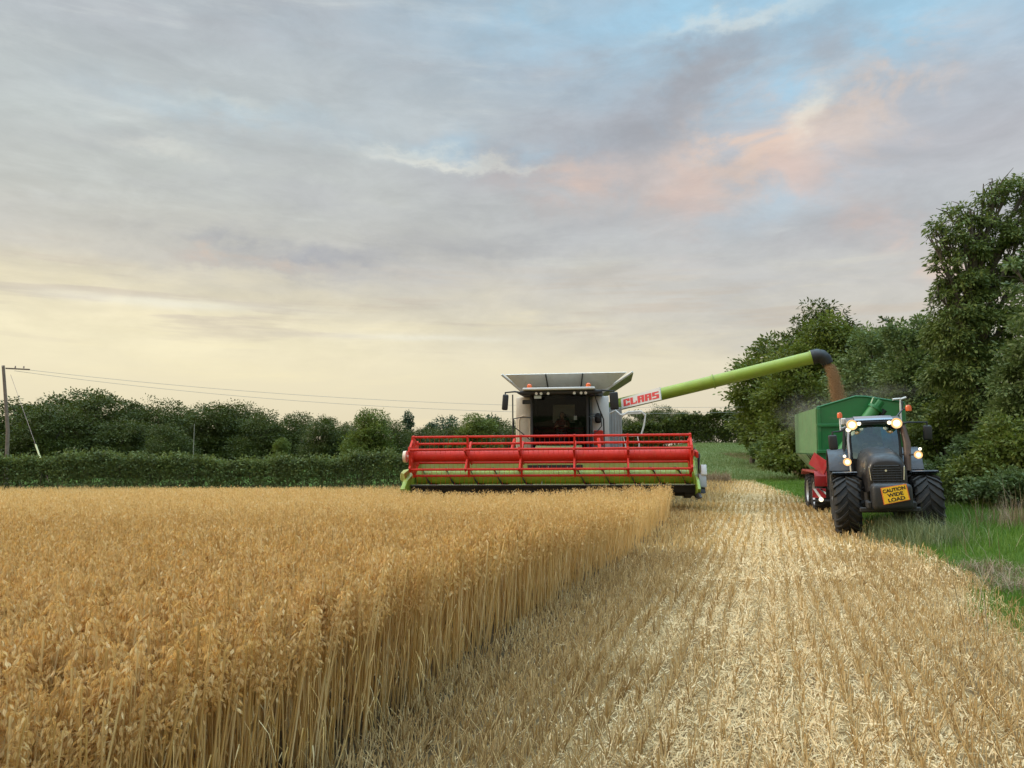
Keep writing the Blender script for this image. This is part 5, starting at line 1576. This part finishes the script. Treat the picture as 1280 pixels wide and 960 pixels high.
TR = thing('tractor', 'dark bronze tractor with lit lamps and a yellow wide load board on its nose', 'tractor', TL, -TYAW)
TL.z = .05; TR.rotation_euler = (0, -R(1.8), -TYAW); TR.location = TL
TM = Matrix.Translation(TL) @ Euler((0, -R(1.8), -TYAW)).to_matrix().to_4x4(); TI = TM.inverted()
def tl(px, py, yd): return TI @ at(px, py, yd)
FR, FW = .655, .54
for s_ in (-1, 1):
    wheel(TR, 'front_wheel', (s_ * .80, 0, FR), FR, FW, .36, m_silver, 19, .05, s_, .40)
    f = MB().lathe([(-FW * .50, FR + .045), (-FW * .47, FR + .085), (FW * .47, FR + .085), (FW * .50, FR + .045), (-FW * .50, FR + .045)], (s_ * .80, 0, FR), 'x', 18, R(12), R(104))
    f.tube([(s_ * .52, .1, .95), (s_ * .65, .12, FR * 2 + .02)], .035, 8)
    f.build('front_fender', m_fend, TR)
    RRR = .90
    wheel(TR, 'rear_wheel', (s_ * .73, 2.55, RRR), RRR, .56, .52, m_silver, 20, .055, s_, .36)
    f = MB().lathe([(-.30, RRR + .05), (-.30, RRR + .10), (.30, RRR + .10), (.30, RRR + .05), (-.30, RRR + .05)], (s_ * .74, 2.55, RRR), 'x', 26, R(-5), R(152))
    f.build('rear_fender', m_fend, TR)
ax = MB().box((0, 0, .62), (1.4, .30, .26), bev=.05).box((0, .3, .80), (.62, 1.4, .45), bev=.05).box((0, 1.9, .85), (.7, 2.2, .6), bev=.05).box((0, 2.55, .9), (1.6, .34, .34), bev=.06)
ax.span((-.5, 1.0, .55), (.5, 1.8, .95), .05)
for s_ in (-1, 1):
    ax.tube([(s_ * .5, 0, .60), (s_ * .72, 0, .66)], .16, 12)
    ax.tube([(s_ * .30, -.25, .55), (s_ * .52, -.05, .60)], .035, 7)
    ax.tube([(s_ * .28, .35, 1.15), (s_ * .45, .15, 1.22), (s_ * .60, .08, 1.30)], .03, 7)      # fender stays / hoses
    ax.tube([(s_ * .36, -.1, 1.10), (s_ * .55, -.1, .95), (s_ * .66, -.02, .75)], .022, 7)
ax.build('chassis', m_iron, TR)
# bonnet: sections lofted back to the cab
secs = [(-.62, .33, 1.02, 1.60), (-.60, .375, .98, 1.66), (-.45, .42, .95, 1.75), (-.1, .44, .95, 1.82), (.5, .45, .98, 1.88), (1.40, .46, 1.02, 1.94)]
hb = MB(); k = 17
for (y, w_, z0, z1) in secs:
    for j in range(k):
        t_ = math.pi * j / (k - 1)
        hb.v.append(Vector((-w_ * math.copysign(abs(math.cos(t_)) ** .55, math.cos(t_)), y, z0 + (z1 - z0) * abs(math.sin(t_)) ** .55)))
for i in range(len(secs) - 1):
    for j in range(k - 1):
        hb.f.append((i * k + j, i * k + j + 1, (i + 1) * k + j + 1, (i + 1) * k + j))
hb.f.append(tuple(range(k)))
HOOD = hb.build('bonnet', m_hood, TR, 50)
gm = MB()
for i in range(9):
    zz = 1.10 + i * .052
    ww = .29 - max(0, zz - 1.42) * .5
    gm.box((0, -.632, zz), (ww * 2, .03, .022), bev=.006)
for i in range(7): gm.box((-.27 + i * .09, -.628, 1.31), (.014, .026, .46))
gm.build('grille', m_black, HOOD)
for s_ in (-1, 1):
    MB().box((s_ * .20, -.655, 1.08), (.20, .025, .030), (0, s_ * -.42, 0), bev=.008).build('light_strip', m_chrome, HOOD)
    MB().box((s_ * .33, -.640, 1.36), (.018, .03, .30), (0, s_ * .08, 0), bev=.006).build('side_strip', m_chrome, HOOD)
MB().lathe([(0, 0), (0, .022), (.01, .022)], (-.02, -.665, 1.42), 'y', 12).build('badge', m_chrome, HOOD)
MB().tube([(-.40, -.3, 1.45), (-.32, -.57, 1.47)], .018, 6).build('bonnet_trim', m_chrome, HOOD)
# front linkage, weight block and the board
lk = MB()
for s_ in (-1, 1): lk.box((s_ * .42, -.75, .72), (.09, .75, .14), bev=.02)
lk.box((0, -.70, .60), (1.9 * .62, .10, .10), bev=.02); lk.build('front_linkage', m_iron, TR)
WB = MB().box((0, -1.10, .90), (.76, .55, .53), bev=.09, seg=3).build('weight_block', m_black, TR)
sa, sb, sc_, sd_ = [tl(px_, py_, 15.90) for px_, py_ in ((1104.6, 630.8), (1135.8, 623.8), (1131.2, 604.2), (1100.4, 610.0))]
# true plane just proud of the block
yf = -1.405
q = [Vector((p.x, yf, p.z)) for p in (sa, sb, sc_, sd_)]
SG = MB().plate([p + Vector((0, -.0, 0)) for p in q], .012).build('warning_sign', m_signb, WB)
cen = sum(q, Vector()) / 4
MB().plate([cen + (p - cen) * .93 + Vector((0, -.004, 0)) for p in q], .002).build('sign_face', m_sign, SG)
ex = (q[1] - q[0]).normalized(); ez = Vector((-ex.z, 0, ex.x))
W_, H_ = (q[1] - q[0]).length, (q[3] - q[0]).length
for i, (s, fx) in enumerate((("CAUTION", .86), ("WIDE", .60), ("LOAD", .64))):
    o_ = cen + ex * (-W_ * fx / 2) + ez * (H_ * (.165 - i * .285)) + Vector((0, -.008, 0))
    text('lettering', s, m_ink, SG, o_, ex, ez, H_ * .22, bold=.035, width=W_ * fx)
# cab
cf = MB()
A = {}
for s_ in (-1, 1):
    cf.tube([(s_ * .50, 1.42, 1.20), (s_ * .54, 1.45, 1.75), (s_ * .53, 1.62, 2.46)], .040, 8)
    cf.tube([(s_ * .66, 2.25, 1.5), (s_ * .60, 2.30, 2.46)], .035, 8)
    cf.tube([(s_ * .65, 3.05, 1.5), (s_ * .54, 3.0, 2.46)], .045, 8)
    cf.tube([(s_ * .53, 1.45, 1.25), (s_ * .66, 2.3, 1.5), (s_ * .65, 3.05, 1.5)], .04, 8)
cf.box((0, 1.50, 1.40), (1.02, .10, .9), bev=.02); cf.box((0, 2.3, 1.12), (1.2, 1.7, .10), bev=.02)
cf.box((0, 1.75, 1.86), (.5, .35, .25), bev=.06)
TCAB = cf.build('cab', m_black, TR)
def pane(name, q, m=g_trac): return MB().plate(q, .006).build(name, m, TCAB)
wv = MB(); n_ = 10
for i in range(n_ + 1):
    u = -1 + 2 * i / n_
    for (z, y, hw) in ((1.66, 1.42, .50), (2.06, 1.46, .515), (2.44, 1.58, .50)):
        wv.v.append(Vector((u * hw, y - .10 * (1 - u * u), z)))
    if i:
        b = len(wv.v); wv.f += [(b - 6, b - 3, b - 2, b - 5), (b - 5, b - 2, b - 1, b - 4)]
wv.build('windscreen', g_trac, TCAB)
for s_ in (-1, 1):
    pane('side_window', [(s_ * .535, 1.50, 1.45), (s_ * .655, 2.25, 1.55), (s_ * .595, 2.30, 2.50), (s_ * .525, 1.66, 2.44)])
    pane('rear_side_window', [(s_ * .655, 2.31, 1.58), (s_ * .645, 2.98, 1.58), (s_ * .57, 2.95, 2.50), (s_ * .60, 2.33, 2.44)])
pane('rear_window', [(-.60, 3.03, 1.75), (.60, 3.03, 1.75), (.53, 2.98, 2.46), (-.53, 2.98, 2.46)])
rz = MB().prism([(1.38, 2.46), (1.30, 2.53), (1.40, 2.58), (1.8, 2.66), (2.9, 2.68), (3.15, 2.60), (3.15, 2.46)], 'x', -.60, .60, .035)
TROOF = rz.build('cab_roof', m_roofd, TCAB)
MB().prism([(1.34, 2.56), (1.42, 2.594), (1.8, 2.667), (2.9, 2.69), (2.9, 2.705), (1.8, 2.685), (1.41, 2.615), (1.31, 2.57)], 'x', -.42, .42, .008).build('roof_sky_sheen', m_sheen, TROOF)  # blue strip paints the sky's reflection onto the roof
for s_ in (-1, 1):
    px_, py_ = ((1071, 536) if s_ < 0 else (1125, 530))
    hous = MB().box((s_ * .485, 1.38, 2.47), (.26, .16, .17), bev=.04, seg=2).build('lamp_housing', m_chrome, TROOF)
    MB().lathe([(0, .0), (-.012, .045), (0, .078), (.05, .095)], (s_ * .485, 1.290, 2.47), 'y', 18).build('work_lamp', m_lamp, hous)
    MB().lathe([(.0, .078), (-.014, .118), (.05, .125)], (s_ * .485, 1.292, 2.47), 'y', 18).build('glow_ring', m_glow, hous)
    MB().lathe([(0, .0), (-.008, .03), (0, .045), (.03, .045)], (s_ * .33, 1.300, 2.49), 'y', 14).build('small_lamp', m_lamp3, TROOF)
    # marker lights on brackets ahead of the rear fenders
    lp = tl(*((1059.2, 577.5, 18.1) if s_ < 0 else (1148, 568.5, 18.0)))
    br = MB().tube([(s_ * .54, 1.45, lp.z + .02), (lp.x, lp.y + .06, lp.z)], .02, 7).box((lp.x, lp.y + .04, lp.z), (.16, .07, .18), bev=.03).build('lamp_bracket', m_black, TR)
    MB().lathe([(0, .0), (-.01, .03), (0, .055), (.03, .070)], (lp.x, lp.y - .01, lp.z), 'y', 16).build('marker_lamp', m_lamp2, br)
    MB().lathe([(.0, .055), (-.012, .088), (.03, .092)], (lp.x, lp.y - .012, lp.z), 'y', 16).build('glow_ring', m_glow, br)
    MB().lathe([(0, .0), (-.01, .02), (0, .034), (.03, .034)], (lp.x + .05 * -s_ * -1, lp.y + .02, lp.z + .135), 'y', 12).build('indicator', m_lamp3, br)
MB().lathe([(0, .0), (-.01, .035), (0, .055), (.03, .055)], (-.57, 1.36, 2.36), 'y', 14).build('corner_lamp', m_lamp3, TROOF)
# mirrors
for (px_, py_, yd, w_, h) in ((1041.3, 553, 18.6, .20, .36), (1159.5, 541, 18.3, .19, .36)):
    p = tl(px_, py_, yd); s_ = math.copysign(1, p.x)
    arm = MB().tube([(s_ * .53, 1.55, 2.44), (s_ * .75, 1.50, p.z + .26), (p.x, p.y, p.z + .25), (p.x, p.y, p.z)], .022, 8)
    AR = arm.build('mirror_arm', m_black, TCAB)
    MB().box(p, (w_, .11, h), (0, .05 * s_, 0), bev=.045, seg=3).build('mirror', m_black, AR)
# beacons
b1 = tl(1049.6, 519.5, 19.0)
bp = MB().tube([(b1.x, b1.y, 2.36), (b1.x, b1.y, b1.z - .04)], .022, 8).tube([(-.55, 1.8, 2.45), (b1.x, b1.y, 2.40)], .022, 8)
BP = bp.build('beacon_post', m_whitetube, TROOF)
MB().lathe([(-.06, 0), (-.06, .058), (.03, .060), (.07, .045), (.085, 0)], b1, 'z', 14).build('beacon', m_beacon, BP)
b2 = tl(1135.5, 510.5, 20.4)
bp = MB().tube([(.55, 2.6, 2.55), (b2.x - .14, b2.y, 2.9), (b2.x - .14, b2.y, b2.z + .2)], .022, 8).tube([(b2.x - .14, b2.y, b2.z), (b2.x, b2.y, b2.z - .04)], .02, 8)
BP = bp.build('beacon_post', m_fend, TROOF)
MB().lathe([(-.07, 0), (-.07, .075), (.03, .08), (.08, .06), (.10, 0)], b2, 'z', 14).build('beacon', m_beacon, BP)
bx_ = tl(1055.5, 527, 19.3)
MB().box(bx_, (.16, .08, .17), bev=.02).tube([bx_ - Vector((0, 0, .2)), bx_], .015, 6).build('receiver_box', m_panel, TROOF)
# exhaust cover on the right pillar, steps
MB().tube([(.66, 1.40, 1.35), (.69, 1.48, 2.0), (.62, 1.60, 2.50)], [.075, .085, .065], 14).build('exhaust', m_exh, TR)
MB().tube([(-.57, 1.38, 1.35), (-.59, 1.44, 2.1), (-.55, 1.54, 2.42)], [.03, .03, .03], 8).build('air_intake', m_chrome, TR)
for s_ in (-1, 1):
    MB().box((s_ * .72, 1.55, .62), (.42, .30, .05), bev=.01).box((s_ * .72, 1.55, .92), (.40, .26, .05), bev=.01).span((s_ * .5, 1.4, .6), (s_ * .54, 1.7, 1.1)).build('steps', m_iron, TR)
# driver's place
ts = MB().box((0, 2.55, 1.55), (.50, .48, .13), bev=.05, seg=2).box((0, 2.80, 1.92), (.46, .12, .66), (-.1, 0, 0), bev=.05, seg=2).span((-.15, 2.4, 1.15), (.15, 2.7, 1.5))
ts.build('seat', m_seat, TCAB)
tw = MB().lathe([(0, .205), (.017, .19), (0, .175), (-.017, .19), (0, .205)], (0, 0, 0), 'z', 26).span((-.19, -.015, -.012), (.19, .015, .012))
tw.xf(Matrix.Translation((0, 2.04, 1.98)) @ Matrix.Rotation(R(28), 4, 'X'))
tw.tube([(0, 1.8, 1.6), (0, 2.03, 1.97)], .04, 8).build('steering_wheel', m_black, TCAB)
person('tractor driver in a dark navy top behind the reflecting windscreen', TM @ Matrix.Translation((0, 2.42, 1.15)), m_navy, None, .47, (0, -.40, .83))

# ------------------------------------------------------------------ grain trailer (chaser bin)
m_gr = mat('bin_green', (0.012, 0.15, 0.036), .42, coat=.2, var=.10, vscale=2, dirt=(0.20, 0.20, 0.11, 1), dirt_amt=.3)
m_grl = mat('bin_green_lit_dusty', (0.12, 0.24, 0.095), .55, var=.10, vscale=2, dirt=(0.28, 0.27, 0.17, 1), dirt_amt=.45)  # lighter copy of the bin green, side lighting painted in, plus dust
m_grlt = mat('pipe_green', (0.045, 0.20, 0.055), .4, coat=.2, var=.08)
m_white = mat('marker_white', (0.72, 0.71, 0.68), .5)
m_grain = mat('grain', (0.42, 0.245, 0.115), .8, var=.15, vscale=30)
BYAW = R(13.3)
BL_ = Vector((10.26, 22.62, 0))
GT = thing('grain_trailer', 'green chaser bin with red chassis hitched behind the tractor', 'trailer', BL_, -BYAW)
GM = Matrix.Translation(BL_) @ Matrix.Rotation(-BYAW, 4, 'Z'); GI = GM.inverted()
def gl_(px, py, yd): return GI @ at(px, py, yd)
LEN = 4.9; hw = 1.20
zl, zp, zr, zb = 3.14, 3.46, 3.26, 1.78
# front wall with its peaked headboard, closed below as a funnel
FWL = MB().prism([(-hw, zb), (-hw, zl), (-.12, zp), (.15, zp - .01), (hw, zr), (hw, zb), (.42, .85), (-.42, .85)], 'y', 0, .05).build('front_wall', m_gr, GT)
tr_ = MB()
for x in (-hw + .05, hw - .05): tr_.box((x, -.02, (zb + zl) / 2), (.10, .04, zl - zb), bev=.01)
tr_.box((-.1, -.03, 2.62), (2.2, .045, .09), bev=.01)
tr_.box((-.1, -.03, 1.84), (2.3, .045, .10), bev=.01)
tr_.tube([(-hw, 0, zl + .01), (-.12, 0, zp + .01), (.15, 0, zp), (hw, 0, zr + .01)], .028, 8)
tr_.build('wall_frame', m_gr, FWL)
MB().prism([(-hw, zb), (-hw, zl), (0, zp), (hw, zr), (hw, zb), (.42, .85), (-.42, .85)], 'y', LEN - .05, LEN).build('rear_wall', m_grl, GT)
for s_ in (-1, 1):
    z1 = zl if s_ < 0 else zr
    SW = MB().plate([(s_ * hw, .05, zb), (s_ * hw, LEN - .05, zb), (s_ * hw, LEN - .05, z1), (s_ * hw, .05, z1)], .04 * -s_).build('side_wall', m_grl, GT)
    rbs = MB()
    for z, h in ((z1 - .03, .07), (2.62, .10), (2.20, .04), (zb + .03, .07)):
        rbs.box((s_ * (hw + .012), LEN / 2, z), (.045, LEN - .02, h), bev=.015)
    for y in (.06, LEN - .06): rbs.box((s_ * (hw + .014), y, (zb + z1) / 2), (.05, .08, z1 - zb), bev=.01)
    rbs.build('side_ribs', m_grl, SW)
    MB().plate([(s_ * hw, .05, zb), (s_ * .42, .05, .85), (s_ * .42, LEN - .05, .85), (s_ * hw, LEN - .05, zb)], .04).build('funnel_side', m_gr, GT)
    for k in range(4):
        y = .55 + k * .55
        MB().tube([(s_ * (hw + .0), y, zb - .02), (s_ * .80, y + .25, 1.22)], .045, 6).build('funnel_brace', m_iron, GT)
MB().span((-.42, .06, .82), (.42, LEN - .06, .86)).build('bin_floor', m_gr, GT)
# grain already in the bin
hp = MB(); nx_, ny_ = 14, 24
for j in range(ny_ + 1):
    for i in range(nx_ + 1):
        x, y = -1.14 + 2.28 * i / nx_, .08 + (LEN - .16) * j / ny_
        hp.v.append(Vector((x, y, 2.35 + .45 * math.exp(-((x / .7) ** 2 + ((y - 2.2) / 1.1) ** 2)) + .02 * math.sin(x * 9 + y * 7))))
for j in range(ny_):
    for i in range(nx_):
        a = j * (nx_ + 1) + i; hp.f.append((a, a + 1, a + nx_ + 2, a + nx_ + 1))
hpo = hp.build('grain_heap', m_grain); hpo.matrix_world = GM
tag(hpo, 'heap of brown grain lying inside the green trailer', 'grain', kind='stuff')
# sloping red guard plate at the left front
q = [gl_(1017.6, 565.7, 22.75), gl_(1010.6, 580, 22.95), gl_(1029.7, 593.5, 22.35), gl_(1035.2, 578, 22.15)]
MB().plate(q, .03).build('guard_plate', m_redd, GT)
# chassis, mudguards, axles, wheels
chs = MB().box((-.55, 1.6, .98), (.14, 3.4, .22), bev=.02).box((.55, 1.6, .98), (.14, 3.4, .22), bev=.02)
chs.box((0, .15, .98), (1.9, .16, .22), bev=.02)
chs.prism([(-.55, 0), (.55, 0), (.12, -1.9), (-.12, -1.9)], 'z', .78, .98, .02)
chs.build('chassis', m_redd, GT)
for s_ in (-1, 1):
    mg = MB()
    mg.prism([(-.02, .82), (-.02, 1.12), (.12, 1.26), (2.75, 1.26), (2.95, 1.10), (2.90, 1.08), (2.72, 1.20), (.14, 1.20), (.04, 1.10), (.04, .82)], 'x', min(s_ * .52, s_ * 1.32), max(s_ * .52, s_ * 1.32), .012)
    mg.span((min(s_ * .40, s_ * 1.0), -.06, .92), (max(s_ * .40, s_ * 1.0), -.025, 1.20), .01)
    mg.build('mudguard', m_redd, GT)
    for y in (.72, 2.05):
        wheel(GT, 'wheel', (s_ * 1.0, y, .57), .575, .58, .34, m_silver, 26, .022, s_, .22)
axl = MB()
for y in (.72, 2.05): axl.tube([(-1.0, y, .57), (1.0, y, .57)], .075, 10)
axl.build('axle', m_iron, GT)
# chevron marker board and white lamps
cb_c = gl_(1024, 616.5, 22.2)
CHV = MB().box(cb_c, (.36, .02, .26), bev=.004).build('marker_board', m_redd, GT)
cs_ = MB()
for k in range(2):
    x = cb_c.x - .17 + k * .17
    cs_.add([(x, cb_c.y - .014, cb_c.z + .125), (x + .075, cb_c.y - .014, cb_c.z + .125), (x + .24 if k == 0 else cb_c.x + .178, cb_c.y - .014, cb_c.z - .125 if k == 0 else cb_c.z - .05), (x + .165 if k == 0 else cb_c.x + .178, cb_c.y - .014, cb_c.z - .125 if k == 0 else cb_c.z + .03)][::-1], [(0, 1, 2, 3)])
cs_.build('white_stripes', m_white, CHV)
for (px_, py_, yd) in ((1037.3, 576, 22.1), (1026.5, 624.5, 22.0)):
    p = gl_(px_, py_, yd)
    MB().lathe([(.04, 0), (.04, .05), (0, .062), (-.02, .04), (-.025, 0)], p, 'y', 14).box((p.x, p.y + .10, p.z), (.05, .16, .05)).build('position_lamp', m_lamp3, GT)
MB().box(gl_(1030, 626, 22.2), (.62, .08, .06), bev=.01).build('lamp_bar', m_iron, GT)
# folded unloading auger across the front
ta, tb = gl_(1098, 508.5, 22.0), gl_(1043, 582, 22.1)
ta.y = -.25; tb.y = -.35
AU = MB().tube([ta, tb], .175, 20).build('unloading_auger', m_grlt, GT)
u = (ta - tb).normalized()
MB().tube([ta - u * .08, ta], .215, 18).box(ta + u * .10 + Vector((-.12, 0, .10)), (.14, .12, .26), (0, .4, 0), bev=.03).tube([ta, ta + u * .22], .12, 10).build('auger_hinge', m_gr, AU)
MB().tube([ta + Vector((.25, .1, -.08)), ta + Vector((-.02, .1, -.42))], .075, 10).build('hydraulic_ram', m_iron, AU)
MB().tube([(hw - .12, -.05, zr - .9), (hw - .12, -.05, zr + .12), (hw - .32, -.05, zr + .10)], .035, 8).tube([(hw - .12, -.05, zr + .1), (hw + .05, -.02, zr + .16)], .03, 8).build('roll_sheet_arm', m_panel, GT)

# ------------------------------------------------------------------ grain falling from the spout, and its dust
r_ = np.random.default_rng(5)
n = 30000
S0 = np.array(SPOUT_END); 
tgt = np.array(at(1052, 512, 25.6)); tgt[2] = 2.6
s = r_.random(n) ** .9
lat0, lat1 = .06, .115
d0 = tgt - S0
P0 = S0 + np.stack([d0[0] * (1.55 * s - .55 * s ** 2) , d0[1] * s, d0[2] * (.35 * s + .65 * s ** 2)], 1)
P0 += r_.normal(0, 1, (n, 3)) * (lat0 + (lat1 - lat0) * s)[:, None] * np.array([1, .8, .35])
L = r_.uniform(.010, .020, n)[:, None]
a = r_.normal(size=(n, 3)) + np.array([0, 0, -1.2]); a /= np.linalg.norm(a, axis=1)[:, None]
b = np.cross(a, r_.normal(size=(n, 3))); b /= np.linalg.norm(b, axis=1)[:, None]
cc = np.cross(a, b)
V = np.stack([P0 - a * L, P0 + b * L * .5, P0 + cc * L * .5, P0 - b * L * .5, P0 - cc * L * .5, P0 + a * L], 1).reshape(-1, 3)
F = (np.array([(0, 1, 2), (0, 2, 3), (0, 3, 4), (0, 4, 1), (5, 2, 1), (5, 3, 2), (5, 4, 3), (5, 1, 4)])[None] + (np.arange(n) * 6)[:, None, None]).reshape(-1, 3)
tag(np_mesh('falling_grain', V, F, m_grain), 'stream of brown grain pouring from the black spout into the trailer', 'grain', kind='stuff')

def dust(name, c, rad, dens, col, label, seed):
    m = bpy.data.materials.new(name); m.use_nodes = True
    t = NT(m.node_tree)
    tcx = t.n('ShaderNodeTexCoord').outputs['Object']
    ln = t.n('ShaderNodeVectorMath', operation='LENGTH'); t.t.links.new(tcx, ln.inputs[0])
    fall = t.rng(ln.outputs['Value'], .95, .15, 0, 1)
    nz = t.noise(tcx, 2.4, 4, .6, .4)
    de = t.m('MULTIPLY', t.m('MULTIPLY', fall, t.rng(nz, .38, .72)), dens)
    pv = t.n('ShaderNodeVolumePrincipled')
    pv.inputs['Color'].default_value = (*col, 1); t.put(pv.inputs['Density'], de); pv.inputs['Anisotropy'].default_value = .2
    o = t.n('ShaderNodeOutputMaterial'); t.t.links.new(pv.outputs[0], o.inputs['Volume'])
    ob = MB().sphere((0, 0, 0), 1.0, 14).build(name, m)
    ob.location = c; ob.scale = rad
    tag(ob, label, 'dust', kind='stuff')
dust('grain_dust', at(1012, 520, 27.0), (1.5, 1.6, 1.15), .5, (.62, .55, .46), 'thin grey dust drifting left off the trailer as the grain lands', 1)
dust('grain_dust', at(1095, 492, 25.5), (2.1, 1.5, .55), .25, (.62, .56, .48), 'thin dust rising over the trailer headboard', 2)
